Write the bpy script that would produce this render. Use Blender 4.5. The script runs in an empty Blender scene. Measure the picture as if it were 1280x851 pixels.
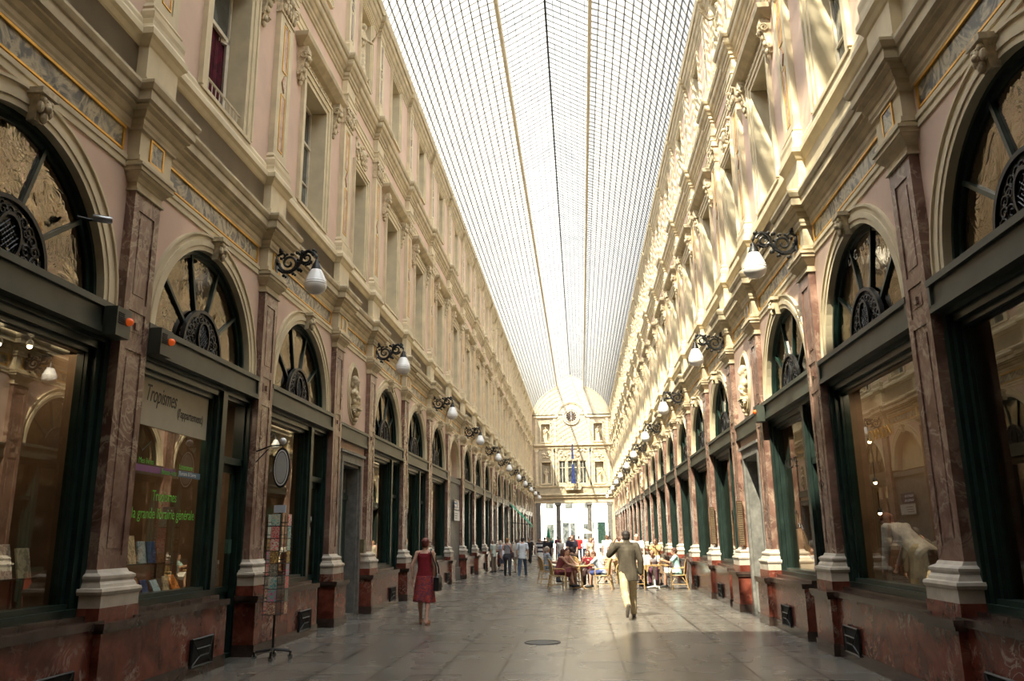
import bpy, bmesh, math, random
from math import sin, cos, pi, radians, atan2, sqrt, asin
from mathutils import Vector, Matrix
random.seed(7)
COL = bpy.context.scene.collection
TMP = bpy.data.scenes.new('workbench')     # scratch scene where modifiers are evaluated, removed at the end
def baked(o):
    TMP.collection.objects.link(o); vl = TMP.view_layers[0]; vl.update()
    me = bpy.data.meshes.new_from_object(o.evaluated_get(vl.depsgraph)); TMP.collection.objects.unlink(o); return me
W = 4.166            # half width of the gallery, pedestal face to pedestal face
YEND = 92.0

# ------------------------------------------------------------------ materials
def new_mat(name):
    m = bpy.data.materials.new(name); m.use_nodes = True
    nt = m.node_tree; nt.nodes.clear()
    out = nt.nodes.new('ShaderNodeOutputMaterial')
    b = nt.nodes.new('ShaderNodeBsdfPrincipled')
    nt.links.new(b.outputs[0], out.inputs[0])
    return m, nt, b, out
def coords(nt, scale=1.0, rnd=True):
    tc = nt.nodes.new('ShaderNodeTexCoord')
    mp = nt.nodes.new('ShaderNodeMapping')
    mp.inputs['Scale'].default_value = (scale,)*3 if not isinstance(scale, tuple) else scale
    nt.links.new(tc.outputs['Object'], mp.inputs[0])
    if rnd:
        oi = nt.nodes.new('ShaderNodeObjectInfo')
        mu = nt.nodes.new('ShaderNodeVectorMath'); mu.operation = 'SCALE'
        mu.inputs[0].default_value = (37., 17., 53.)
        nt.links.new(oi.outputs['Random'], mu.inputs['Scale'])
        nt.links.new(mu.outputs[0], mp.inputs['Location'])
    return mp.outputs[0]
def noise(nt, vec, scale, detail=4, dist=0.0, rough=.55):
    n = nt.nodes.new('ShaderNodeTexNoise'); n.inputs['Scale'].default_value = scale
    n.inputs['Detail'].default_value = detail; n.inputs['Distortion'].default_value = dist
    n.inputs['Roughness'].default_value = rough
    nt.links.new(vec, n.inputs['Vector']); return n.outputs[0]
def ramp(nt, fac, stops):
    r = nt.nodes.new('ShaderNodeValToRGB'); cr = r.color_ramp
    while len(cr.elements) < len(stops): cr.elements.new(0.5)
    for e, (p, c) in zip(cr.elements, stops):
        e.position = p; e.color = (*c, 1) if len(c) == 3 else c
    nt.links.new(fac, r.inputs[0]); return r.outputs[0]
def mix(nt, fac, a, b, typ='MIX'):
    m = nt.nodes.new('ShaderNodeMix'); m.data_type = 'RGBA'; m.blend_type = typ
    for s, v in ((m.inputs[0], fac), (m.inputs[6], a), (m.inputs[7], b)):
        if isinstance(v, (int, float)): s.default_value = v
        elif isinstance(v, tuple): s.default_value = (*v, 1)
        else: nt.links.new(v, s)
    return m.outputs[2]
def bump(nt, b, h, strength=.3, dist=.01):
    n = nt.nodes.new('ShaderNodeBump'); n.inputs['Strength'].default_value = strength
    n.inputs['Distance'].default_value = dist
    nt.links.new(h, n.inputs['Height']); nt.links.new(n.outputs[0], b.inputs['Normal'])
def plain(name, col, rough=.6, metal=0., var=.12, scale=6., bmp=0.0, emit=None):
    m, nt, b, o = new_mat(name)
    v = coords(nt); n = noise(nt, v, scale, 5)
    dark = tuple(c*(1-var*1.6) for c in col); lite = tuple(min(1, c*(1+var)) for c in col)
    nt.links.new(ramp(nt, n, [(.3, dark), (.7, lite)]), b.inputs['Base Color'])
    b.inputs['Roughness'].default_value = rough; b.inputs['Metallic'].default_value = metal
    if bmp: bump(nt, b, n, bmp)
    if emit:
        b.inputs['Emission Color'].default_value = (*emit[0], 1); b.inputs['Emission Strength'].default_value = emit[1]
    return m
def marble(name, c0, c1, vein, scale=3., vw=.5, rough=.25, cover=.5):
    m, nt, b, o = new_mat(name)
    v = coords(nt)
    base = ramp(nt, noise(nt, v, scale, 6, .6, .6), [(.38, c0), (.62, c1)])
    vn = noise(nt, v, scale*.9, 5, 1.6, .6)
    vr = ramp(nt, vn, [(.0, (0, 0, 0)), (.5-.05*vw, (0, 0, 0)), (.5, (1, 1, 1)), (.5+.05*vw, (0, 0, 0))])
    pt = ramp(nt, noise(nt, v, scale*2.6, 4, .8), [(.56, (0, 0, 0)), (.64, (.85, .85, .85))])
    mk = ramp(nt, noise(nt, v, scale*.55, 3, .3), [(.62-.35*cover, (0, 0, 0)), (.80-.35*cover, (1, 1, 1))])
    tot = mix(nt, 1.0, mix(nt, 1.0, vr, pt, 'LIGHTEN'), mk, 'MULTIPLY')
    nt.links.new(mix(nt, tot, base, vein), b.inputs['Base Color'])
    b.inputs['Roughness'].default_value = rough
    return m
M = {}
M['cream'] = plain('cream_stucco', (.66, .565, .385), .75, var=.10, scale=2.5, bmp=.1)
M['cream_dark'] = plain('cornice_stucco', (.56, .475, .32), .75, var=.16, scale=3.5, bmp=.15)
M['pink'] = plain('pink_stucco', (.66, .485, .385), .8, var=.07, scale=1.2, bmp=.08)
M['carved'] = plain('carved_stone', (.62, .52, .35), .8, var=.25, scale=14, bmp=.5)
M['stone_white'] = plain('pale_base_stone', (.50, .45, .38), .4, var=.15, scale=5)
M['red_marble'] = marble('red_marble', (.085, .02, .013), (.22, .062, .04), (.42, .31, .25), 3.0, .6, .2, .35)
M['mauve_marble'] = marble('mauve_marble', (.125, .065, .05), (.25, .15, .115), (.38, .29, .22), 2.2, .8, .25, .62)
M['dark_marble'] = marble('dark_marble', (.035, .022, .018), (.075, .05, .04), (.14, .1, .085), 3, .4, .2, .2)
M['frieze_marble'] = marble('frieze_marble', (.04, .042, .045), (.15, .14, .115), (.50, .43, .28), 2.6, 1.8, .35, 1.0)
M['orange_marble'] = marble('orange_marble', (.30, .13, .05), (.50, .28, .13), (.55, .45, .3), 5, 1, .3, .5)
M['gold'] = plain('gilding', (.75, .42, .07), .35, .6, .15)
M['green'] = plain('dark_green_paint', (.012, .030, .024), .28, 0, .3)
M['beam'] = plain('grey_green_paint', (.050, .058, .046), .4, 0, .2, 2)
M['green_lit'] = plain('dark_green_paint_sunlit', (.012, .023, .019), .35, 0, .2)  # copy of the shopfront green, sunlight on the right bays worked into its colour
M['iron'] = plain('black_iron', (.018, .018, .018), .4, .4, .3)
M['opal'] = plain('opal_glass', (.85, .86, .86), .15, 0, .02)
M['grey_stone'] = plain('blue_grey_stone', (.17, .165, .15), .5, 0, .22, 8, .2)
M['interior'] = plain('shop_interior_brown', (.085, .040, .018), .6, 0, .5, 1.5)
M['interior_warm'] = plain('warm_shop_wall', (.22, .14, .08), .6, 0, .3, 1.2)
M['wood'] = plain('window_wood', (.66, .60, .48), .5)
M['dark_wood'] = plain('brown_wood', (.09, .045, .022), .4, 0, .3, 10)
M['white'] = plain('white_paint', (.8, .8, .78), .5, 0, .04)
M['steel'] = plain('steel', (.35, .36, .37), .3, .8)
M['orange_lens'] = plain('orange_lens', (.8, .12, .02), .2, 0, .1, emit=((1, .15, .02), .25))
M['curtain'] = plain('crimson_curtain', (.10, .006, .018), .9, 0, .4, 8)
M['spot'] = plain('lit_spot_lamp', (1, .9, .7), .5, 0, 0, emit=((1, .78, .45), 14))
M['rattan'] = plain('rattan_cane', (.55, .34, .13), .45, 0, .25, 25)
M['seat_green'] = plain('dark_green_weave', (.03, .07, .055), .7, 0, .4, 60)
M['table_wood'] = plain('honey_table_top', (.50, .33, .15), .35, 0, .15, 10)
M['shade_black'] = plain('shadow_gap', (.01, .01, .01), .8)  # flat black painted in for the shade of vents, louvres and an open window
M['far_stone'] = plain('sunlit_street_stucco', (.80, .76, .68), .8, 0, .08)
M['glass_dark'] = None
def glass_mat(name, tint=.72, ior=1.6, wav=0.0, rough=0.0, refl=(1, .96, .88)):
    m = bpy.data.materials.new(name); m.use_nodes = True; nt = m.node_tree; nt.nodes.clear()
    out = nt.nodes.new('ShaderNodeOutputMaterial'); mx = nt.nodes.new('ShaderNodeMixShader')
    tr = nt.nodes.new('ShaderNodeBsdfTransparent'); gl = nt.nodes.new('ShaderNodeBsdfGlossy')
    ge = nt.nodes.new('ShaderNodeNewGeometry'); dt = nt.nodes.new('ShaderNodeVectorMath'); dt.operation = 'DOT_PRODUCT'
    nt.links.new(ge.outputs['Incoming'], dt.inputs[0]); nt.links.new(ge.outputs['Normal'], dt.inputs[1])
    last = dt.outputs['Value']
    for op, v in (('ABSOLUTE', 0), ('SUBTRACT', 1), ('POWER', 5), ('MULTIPLY_ADD', 1-ior)):   # ior here = reflectance face-on
        mm = nt.nodes.new('ShaderNodeMath'); mm.operation = op
        if op == 'SUBTRACT': mm.inputs[0].default_value = 1; nt.links.new(last, mm.inputs[1])
        else: nt.links.new(last, mm.inputs[0]); mm.inputs[1].default_value = v
        if op == 'MULTIPLY_ADD': mm.inputs[2].default_value = ior
        mm.use_clamp = op == 'SUBTRACT'; last = mm.outputs[0]
    class fr: outputs = [last]
    tr.inputs[0].default_value = (tint, tint*.98, tint*.92, 1); gl.inputs[0].default_value = (*refl, 1)
    gl.inputs['Roughness'].default_value = rough
    if wav:
        v = coords(nt); n = noise(nt, v, 2.2, 3, 1.5)
        bp = nt.nodes.new('ShaderNodeBump'); bp.inputs['Strength'].default_value = wav; bp.inputs['Distance'].default_value = .05
        nt.links.new(n, bp.inputs['Height']); nt.links.new(bp.outputs[0], gl.inputs['Normal'])
    nt.links.new(fr.outputs[0], mx.inputs[0]); nt.links.new(tr.outputs[0], mx.inputs[1]); nt.links.new(gl.outputs[0], mx.inputs[2])
    nt.links.new(mx.outputs[0], out.inputs[0]); return m
M['glass'] = glass_mat('shop_glass', .80, .17, .0)
M['clear_glass'] = glass_mat('clear_screen_glass', .95, .05)
M['fan_glass'] = glass_mat('old_fanlight_glass', .35, .46, .22, .01, (.55, .50, .42))
def roof_glass():
    m = bpy.data.materials.new('roof_glass'); m.use_nodes = True; nt = m.node_tree; nt.nodes.clear()
    out = nt.nodes.new('ShaderNodeOutputMaterial'); mx = nt.nodes.new('ShaderNodeMixShader')
    tr = nt.nodes.new('ShaderNodeBsdfTransparent'); tl = nt.nodes.new('ShaderNodeBsdfTranslucent')
    tc = nt.nodes.new('ShaderNodeTexCoord')
    n = noise(nt, tc.outputs['Object'], 1.3, 4, 1.0)
    r = ramp(nt, n, [(.3, (.05, .05, .05)), (.75, (.30, .30, .30))])
    tr.inputs[0].default_value = (.97, .985, 1, 1); tl.inputs[0].default_value = (.9, .9, .88, 1)
    nt.links.new(r, mx.inputs[0]); nt.links.new(tr.outputs[0], mx.inputs[1]); nt.links.new(tl.outputs[0], mx.inputs[2])
    nt.links.new(mx.outputs[0], out.inputs[0]); return m
M['roof_glass'] = roof_glass()
def pane_mat():
    m, nt, b, o = new_mat('upper_window_glass')
    v = coords(nt); n = noise(nt, v, 1.5, 3, .8)
    nt.links.new(ramp(nt, n, [(.35, (.03, .035, .035)), (.7, (.14, .15, .14))]), b.inputs['Base Color'])
    b.inputs['Roughness'].default_value = .06; b.inputs['Specular IOR Level'].default_value = .9
    return m
M['pane'] = pane_mat()
def floor_mat():
    m, nt, b, o = new_mat('blue_stone_paving')
    tc = nt.nodes.new('ShaderNodeTexCoord'); sp = nt.nodes.new('ShaderNodeSeparateXYZ'); cb = nt.nodes.new('ShaderNodeCombineXYZ')
    nt.links.new(tc.outputs['Object'], sp.inputs[0])
    ax = nt.nodes.new('ShaderNodeMath'); ax.inputs[1].default_value = .37+7.85*2; nt.links.new(sp.outputs['X'], ax.inputs[0])
    ay = nt.nodes.new('ShaderNodeMath'); ay.inputs[1].default_value = -11.0+40.0; nt.links.new(sp.outputs['Y'], ay.inputs[0])
    nt.links.new(ay.outputs[0], cb.inputs['X']); nt.links.new(ax.outputs[0], cb.inputs['Y'])
    br = nt.nodes.new('ShaderNodeTexBrick'); br.offset = 0.0
    br.inputs['Scale'].default_value = 1; br.inputs['Brick Width'].default_value = 1.02; br.inputs['Row Height'].default_value = .785
    br.inputs['Mortar Size'].default_value = .02; br.inputs['Mortar Smooth'].default_value = .2; br.inputs['Bias'].default_value = 0
    br.inputs['Color1'].default_value = (.115, .108, .095, 1); br.inputs['Color2'].default_value = (.155, .145, .128, 1); br.inputs['Mortar'].default_value = (.022, .021, .02, 1)
    nt.links.new(cb.outputs[0], br.inputs['Vector'])
    n = noise(nt, tc.outputs['Object'], 2.2, 5, .2)
    st = ramp(nt, n, [(.3, (.95, .95, .955)), (.7, (1.04, 1.04, 1.03))])
    nt.links.new(mix(nt, 1.0, br.outputs['Color'], st, 'MULTIPLY'), b.inputs['Base Color'])
    n2 = noise(nt, tc.outputs['Object'], 1.0, 2)
    nt.links.new(ramp(nt, n2, [(.3, (.25,)*3), (.7, (.29,)*3)]), b.inputs['Roughness'])
    b.inputs['Specular IOR Level'].default_value = .55
    return m
M['floor'] = floor_mat()
def grille_mat():
    # pierced cast iron: an openwork pattern of holes
    m = bpy.data.materials.new('pierced_iron'); m.use_nodes = True; nt = m.node_tree; nt.nodes.clear()
    out = nt.nodes.new('ShaderNodeOutputMaterial'); mx = nt.nodes.new('ShaderNodeMixShader')
    tr = nt.nodes.new('ShaderNodeBsdfTransparent'); b = nt.nodes.new('ShaderNodeBsdfPrincipled')
    b.inputs['Base Color'].default_value = (.02, .024, .022, 1); b.inputs['Roughness'].default_value = .4
    tc = nt.nodes.new('ShaderNodeTexCoord')
    vo = nt.nodes.new('ShaderNodeTexVoronoi'); vo.inputs['Scale'].default_value = 13; nt.links.new(tc.outputs['Object'], vo.inputs[0])
    r = ramp(nt, vo.outputs['Distance'], [(.28, (1, 1, 1)), (.34, (0, 0, 0))])
    nt.links.new(r, mx.inputs[0]); nt.links.new(b.outputs[0], mx.inputs[1]); nt.links.new(tr.outputs[0], mx.inputs[2])
    nt.links.new(mx.outputs[0], out.inputs[0]); return m
M['grille'] = grille_mat()
_cm = {}
def cmat(col, rough=.8, var=.12, kind='cloth', scale=20):
    k = (kind, tuple(round(c, 3) for c in col), rough)
    if k not in _cm: _cm[k] = plain(kind, col, rough, 0, var, scale)
    return _cm[k]
def pattern_mat(name, cols, scale=14):
    m, nt, b, o = new_mat(name); v = coords(nt)
    n = noise(nt, v, scale, 3, 1.0)
    st = [(.3+.4*i/(len(cols)-1), c) for i, c in enumerate(cols)]
    r = nt.nodes.new('ShaderNodeValToRGB'); r.color_ramp.interpolation = 'CONSTANT'
    while len(r.color_ramp.elements) < len(st): r.color_ramp.elements.new(.5)
    for e, (p, c) in zip(r.color_ramp.elements, st): e.position = p; e.color = (*c, 1)
    nt.links.new(n, r.inputs[0]); nt.links.new(r.outputs[0], b.inputs['Base Color']); b.inputs['Roughness'].default_value = .6
    return m
def stripe_mat(name, a, c, freq):
    m, nt, b, o = new_mat(name); tc = nt.nodes.new('ShaderNodeTexCoord')
    w = nt.nodes.new('ShaderNodeTexWave'); w.bands_direction = 'Z'; w.inputs['Scale'].default_value = freq
    nt.links.new(tc.outputs['Object'], w.inputs[0])
    nt.links.new(ramp(nt, w.outputs[0], [(.45, a), (.55, c)]), b.inputs['Base Color']); b.inputs['Roughness'].default_value = .8
    return m

# ------------------------------------------------------------------ mesh builder
class MB:
    def __init__(s): s.v = []; s.f = []; s.M = Matrix.Identity(4)
    def add(s, vs, fs):
        o = len(s.v); s.v += [tuple(s.M @ Vector(p)) for p in vs]; s.f += [tuple(i+o for i in f) for f in fs]; return s
    def box(s, x0, x1, y0, y1, z0, z1):
        if x0 > x1: x0, x1 = x1, x0
        if y0 > y1: y0, y1 = y1, y0
        if z0 > z1: z0, z1 = z1, z0
        return s.add([(x0,y0,z0),(x1,y0,z0),(x1,y1,z0),(x0,y1,z0),(x0,y0,z1),(x1,y0,z1),(x1,y1,z1),(x0,y1,z1)],
            [(0,3,2,1),(4,5,6,7),(0,1,5,4),(1,2,6,5),(2,3,7,6),(3,0,4,7)])
    def w(s, y0, y1, d0, d1, z0, z1):      # box on the facade: d = depth behind the pedestal face
        return s.box(-d1, -d0, y0, y1, z0, z1)
    def frust(s, a, b):                     # a,b = (y half-range, d front, d back, z) tapered block on facade
        (ya0, ya1, da, db, za), (yb0, yb1, dc, dd, zb) = a, b
        return s.add([(-db,ya0,za),(-da,ya0,za),(-da,ya1,za),(-db,ya1,za),(-dd,yb0,zb),(-dc,yb0,zb),(-dc,yb1,zb),(-dd,yb1,zb)],
            [(0,3,2,1),(4,5,6,7),(0,1,5,4),(1,2,6,5),(2,3,7,6),(3,0,4,7)])
    def tube(s, pts, r, n=8, closed=False):
        pts = [Vector(p) for p in pts]; N = len(pts)
        rs = r if isinstance(r, (list, tuple)) else [r]*N
        base = []; up = None
        for i, p in enumerate(pts):
            a = pts[i-1] if i > 0 or closed else p; b = pts[(i+1) % N] if i < N-1 or closed else p
            t = (b-a); t = t.normalized() if t.length > 1e-9 else Vector((0, 0, 1))
            if up is None: up = Vector((0, 0, 1)) if abs(t.z) < .9 else Vector((1, 0, 0))
            x = t.cross(up)
            if x.length < 1e-6: x = t.cross(Vector((0, 1, 0)))
            x.normalize(); y = x.cross(t).normalized(); up = y
            for k in range(n):
                an = 2*pi*k/n; base.append(p + x*cos(an)*rs[i] + y*sin(an)*rs[i])
        f = []
        for i in range(N if closed else N-1):
            j = (i+1) % N
            for k in range(n): f.append((i*n+k, i*n+(k+1) % n, j*n+(k+1) % n, j*n+k))
        if not closed: f += [tuple(range(n))[::-1], tuple(range((N-1)*n, N*n))]
        return s.add(base, f)
    def lathe(s, prof, n=16, c=(0, 0, 0), ax='z', sx=1, sy=1):
        vs = []; N = len(prof)
        for r, z in prof:
            for k in range(n):
                a = 2*pi*k/n; x, y = r*cos(a)*sx, r*sin(a)*sy
                p = (x, y, z) if ax == 'z' else ((z, x, y) if ax == 'x' else (y, z, x))
                vs.append((p[0]+c[0], p[1]+c[1], p[2]+c[2]))
        f = [(i*n+k, i*n+(k+1) % n, (i+1)*n+(k+1) % n, (i+1)*n+k) for i in range(N-1) for k in range(n)]
        f += [tuple(range(n))[::-1], tuple(range((N-1)*n, N*n))]
        return s.add(vs, f)
    def ell(s, c, r, n=12, m=8, R=None):
        vs = []; R = R or Matrix.Identity(3)
        for i in range(1, m):
            t = pi*i/m
            for k in range(n):
                a = 2*pi*k/n; vs.append(Vector(c)+R@Vector((r[0]*sin(t)*cos(a), r[1]*sin(t)*sin(a), -r[2]*cos(t))))
        b = len(vs); vs += [Vector(c)+R@Vector((0, 0, -r[2])), Vector(c)+R@Vector((0, 0, r[2]))]
        f = [(i*n+k, i*n+(k+1) % n, (i+1)*n+(k+1) % n, (i+1)*n+k) for i in range(m-2) for k in range(n)]
        f += [(b, (k+1) % n, k) for k in range(n)] + [((m-2)*n+k, (m-2)*n+(k+1) % n, b+1) for k in range(n)]
        return s.add(vs, f)
    def limb(s, pts, rs, n=10):
        for i in range(len(pts)-1): s.tube([pts[i], pts[i+1]], [rs[i], rs[i+1]], n)
        for p, r in zip(pts, rs): s.ell(p, (r, r, r), n, 6)
        return s
    def prism(s, poly, a0, a1, axis='x'):    # poly in the plane across axis
        n = len(poly)
        def P(u, v, a): return {'x': (a, u, v), 'y': (u, a, v), 'z': (u, v, a)}[axis]
        vs = [P(u, v, a0) for u, v in poly]+[P(u, v, a1) for u, v in poly]
        f = [tuple(range(n))[::-1], tuple(range(n, 2*n))]+[(i, (i+1) % n, n+(i+1) % n, n+i) for i in range(n)]
        return s.add(vs, f)
    def arcband(s, cy, cz, r0, r1, d0, d1, a0=0, a1=pi, n=28, ry=1., rz=1.):   # a flat ring segment on the facade
        vs = []; f = []
        for i in range(n+1):
            a = a0+(a1-a0)*i/n
            for r in (r0, r1):
                for d in (d0, d1): vs.append((-d, cy+r*cos(a)*ry, cz+r*sin(a)*rz))
        for i in range(n):
            b = i*4; c = b+4
            f += [(b, b+2, c+2, c), (b+1, c+1, c+3, b+3), (b, c, c+1, b+1), (b+2, b+3, c+3, c+2)]
        f += [(0, 1, 3, 2), (n*4, n*4+2, n*4+3, n*4+1)]
        return s.add(vs, f)
    def build(s, name, mat, parent=None, smooth=False, vox=None, loc=None, rot=0):
        me = bpy.data.meshes.new(name); me.from_pydata(s.v, [], s.f)
        bm = bmesh.new(); bm.from_mesh(me); bmesh.ops.recalc_face_normals(bm, faces=bm.faces); bm.to_mesh(me); bm.free()
        me.materials.append(mat)
        o = bpy.data.objects.new(name, me); COL.objects.link(o)
        if vox:
            md = o.modifiers.new('r', 'REMESH'); md.mode = 'VOXEL'; md.voxel_size = vox; md.use_smooth_shade = True
            sm = o.modifiers.new('s', 'SMOOTH'); sm.factor = .5; sm.iterations = 2
            COL.objects.unlink(o); m2 = baked(o); COL.objects.link(o); o.modifiers.clear(); o.data = m2
            bpy.data.meshes.remove(me); me = m2; me.name = name
            if not me.materials: me.materials.append(mat)
            for p in me.polygons: p.use_smooth = True
        elif smooth:
            for p in me.polygons: p.use_smooth = True
            if smooth != 'all':
                try: me.set_sharp_from_angle(angle=radians(40))
                except Exception: pass
        if parent: o.parent = parent
        if loc is not None: o.location = loc
        if rot: o.rotation_euler = (0, 0, rot)
        return o
def empty(name, loc=(0, 0, 0), rot=0, parent=None):
    o = bpy.data.objects.new(name, None); COL.objects.link(o); o.location = loc; o.rotation_euler = (0, 0, rot)
    o.empty_display_size = .1
    if parent: o.parent = parent
    return o
def tag(o, label=None, cat=None, group=None, kind=None):
    if label: o['label'] = label
    if cat: o['category'] = cat
    if group: o['group'] = group
    if kind: o['kind'] = kind
    return o
def S(o): o['kind'] = 'structure'; return o
def kids(o): return [c for c in bpy.data.objects if c.parent == o]
def copy_tree(o, parent=None):
    c = o.copy(); COL.objects.link(c)
    if parent: c.parent = parent
    for ch in o_children.get(o.name, []) or list(o.children): copy_tree(ch, c)
    return c
o_children = {}
ORD = ['first', 'second', 'third', 'fourth', 'fifth', 'sixth', 'seventh', 'eighth', 'ninth', 'tenth', 'eleventh', 'twelfth',
       'thirteenth', 'fourteenth', 'fifteenth', 'sixteenth', 'seventeenth', 'eighteenth', 'nineteenth', 'twentieth',
       'twenty-first', 'twenty-second', 'twenty-third', 'twenty-fourth', 'twenty-fifth']
def text(name, body, size, mat, parent=None, ext=.002, align='LEFT', shear=0, sx=1.0):
    cu = bpy.data.curves.new(name, 'FONT'); cu.body = body; cu.size = size; cu.extrude = ext; cu.align_x = align; cu.shear = shear
    o = bpy.data.objects.new(name, cu); me = baked(o)
    bpy.data.objects.remove(o); me.name = name; me.materials.clear(); me.materials.append(mat)
    for v in me.vertices: v.co.x *= sx
    o = bpy.data.objects.new(name, me); COL.objects.link(o)
    if parent: o.parent = parent
    return o
def face_wall(o, side, x, y, z):   # lettering readable from inside the gallery; y = where the lettering starts
    o.matrix_basis = Matrix.Translation((x, y, z)) @ (Matrix.Rotation(pi/2, 4, 'Z') if side < 0 else Matrix.Rotation(-pi/2, 4, 'Z')) @ Matrix.Rotation(pi/2, 4, 'X')
    return o
# ------------------------------------------------------------------ layout of the facades
WIDE, NAR = 4.03, 2.905
gaps = 'wwwwn'+'w'*7+'nwwwnwwwnwww'
PY = [0.665, 4.695]
for g in gaps[1:]:
    PY.append(PY[-1]+(WIDE if g == 'w' else NAR))
PY = [p for p in PY if p < YEND-1]
BAY = [(PY[i], PY[i+1], gaps[i] if i else 'w') for i in range(len(PY)-1)]
NB = len(BAY)
CZ = 4.19     # springing of the shop arches

def at_side(o, side, y): o.location = (side*W, y, 0); o.rotation_euler = (0, 0, 0 if side < 0 else pi); return o

# ---------------- swept mouldings with breaks forward over every pilaster
def plan_path(dwall, dres, half, y0=-8.0, y1=YEND):
    pts = [(dwall, y0)]
    for p in PY:
        pts += [(dwall, p-half), (dres, p-half), (dres, p+half), (dwall, p+half)]
    pts.append((dwall, y1)); return pts
def sweep(path, prof):   # path (d,y); prof (outward offset, z)
    vs = []; n = len(prof); N = len(path)
    for i, (d, y) in enumerate(path):
        def nrm(a, b):   # outward (toward -d) normal of a segment
            dd, dy = b[0]-a[0], b[1]-a[1]
            L = math.hypot(dd, dy); return (-dy/L, dd/L)
        n1 = nrm(path[i-1], path[i]) if i else None
        n2 = nrm(path[i], path[i+1]) if i < N-1 else None
        if n1 is None: m = n2
        elif n2 is None: m = n1
        else: m = (n1[0]+n2[0], n1[1]+n2[1]) if abs(n1[0]*n2[0]+n1[1]*n2[1]) < .5 else n1
        for o, z in prof: vs.append((-(d+m[0]*o), y+m[1]*o, z))
    f = [(i*n+k, (i+1)*n+k, (i+1)*n+k+1, i*n+k+1) for i in range(N-1) for k in range(n-1)]
    mb = MB(); mb.add(vs, f); return mb
MOULD = [
 ('lower_cornice', .30, .15, .37, 'cream_dark', [(-.02,6.36),(.035,6.37),(.035,6.40),(.05,6.43),(.05,6.49),(.075,6.51),(.10,6.56),(.10,6.58),(.15,6.61),(.15,6.64),(.19,6.66),(.19,6.78),(.21,6.79),(.235,6.85),(.235,6.89),(.18,6.93),(-.02,6.97)]),
 ('lower_architrave', .30, .15, .37, 'cream', [(-.02,5.90),(.02,5.90),(.02,5.98),(.035,5.985),(.035,6.04),(-.02,6.06)]),
 ('sill_course', .30, .17, .36, 'cream', [(-.01,6.95),(.03,6.96),(.03,7.06),(0,7.08),(0,7.50),(.02,7.52),(.05,7.58),(.085,7.62),(.085,7.70),(.06,7.73),(.04,7.78),(.04,7.84),(.015,7.90),(-.02,7.93)]),
 ('upper_architrave', .30, .17, .33, 'cream', [(-.02,11.32),(.025,11.33),(.025,11.42),(.04,11.43),(.04,11.53),(.06,11.55),(.06,11.58),(-.02,11.62)]),
 ('upper_cornice', .30, .17, .33, 'cream_dark', [(-.02,11.92),(.03,11.95),(.03,12.0),(.06,12.03),(.06,12.10),(.09,12.13),(.12,12.2),(.15,12.22),(.17,12.26),(.17,12.36),(.20,12.38),(.225,12.44),(.225,12.50),(.1,12.58),(-.02,12.62)]),
 ('attic_plinth', .30, .20, .27, 'cream', [(-.02,12.58),(.04,12.6),(.04,12.92),(.02,12.95),(-.02,12.97)]),
 ('top_cornice', .30, .20, .25, 'cream_dark', [(-.02,15.12),(.02,15.13),(.02,15.20),(.05,15.23),(.05,15.28),(.09,15.32),(.12,15.39),(.12,15.42),(.16,15.45),(.175,15.52),(.175,15.62),(.06,15.70),(-.06,15.80)]),
]
meshes = {}
walls = {}
for side, nm in ((-1, 'left'), (1, 'right')):
    w = S(empty('wall_'+nm, (side*W, 0, 0), 0 if side < 0 else pi)); walls[side] = w
    w['label'] = nm+' facade of the glass-roofed arcade, pink stucco with cream mouldings'
ti = 0
for side in (-1, 1):
    for nm, dw, dr, hf, mat, prof in MOULD:
        ti += 1
        path = plan_path(dw, dr, hf)
        if side > 0: path = [(d, -y) for d, y in path][::-1]
        o = sweep(path, prof).build('trim_%d' % ti, M[mat]); S(o)
        o.location = (side*W, 0, 0); o.rotation_euler = (0, 0, 0 if side < 0 else pi)
        o['label'] = '%s running along the %s facade' % (nm.replace('_', ' '), 'left' if side < 0 else 'right')

# ---------------- wall fields per bay
def arch_wall(mb, half, r, z0, z1, d0, d1, cz=CZ, n=32, ry=1., rz=1., full=False, sides=None):
    """flat wall with an arched (or oval) hole"""
    a1 = 2*pi if full else pi
    inner = []; outer = []
    zc = cz
    angs = [a1*i/n for i in range(n+1)]
    corners = []
    for cy_, cz_ in ((half, z1), (-half, z1)) + (((-half, z0), (half, z0)) if full else ()):
        corners.append(atan2(cz_-zc, cy_) % (2*pi))
    angs = sorted(set([round(a, 6) for a in angs+corners]))
    for a in angs:
        inner.append((r*ry*cos(a), zc+r*rz*sin(a)))
        ca, sa = cos(a), sin(a); t = 1e9
        if abs(ca) > 1e-6: t = min(t, half/abs(ca))
        if sa > 1e-6: t = min(t, (z1-zc)/sa)
        if sa < -1e-6: t = min(t, (zc-z0)/-sa)
        outer.append((t*ca, zc+t*sa))
    vs = []; f = []
    for (a, b), (c, e) in zip(inner, outer):
        vs += [(-d0, a, b), (-d0, c, e), (-d1, a, b)]
    for i in range(len(angs)-1):
        p = i*3; q = p+3
        f += [(p, p+1, q+1, q), (p, q, q+2, p+2)]
    mb.add(vs, f)
def rect_wall(mb, half, oh, oz0, oz1, z0, z1, d0, d1):
    mb.w(-half, -oh, d0, d0+.05, z0, z1); mb.w(oh, half, d0, d0+.05, z0, z1)
    if oz0 > z0: mb.w(-oh, oh, d0, d0+.05, z0, oz0)
    if oz1 < z1: mb.w(-oh, oh, d0, d0+.05, oz1, z1)
RO = 1.68; RI = 1.47
def wide_ground():
    mb = MB(); h = WIDE/2
    arch_wall(mb, h, RI, CZ, 6.42, .30, .62)
    return mb
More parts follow.
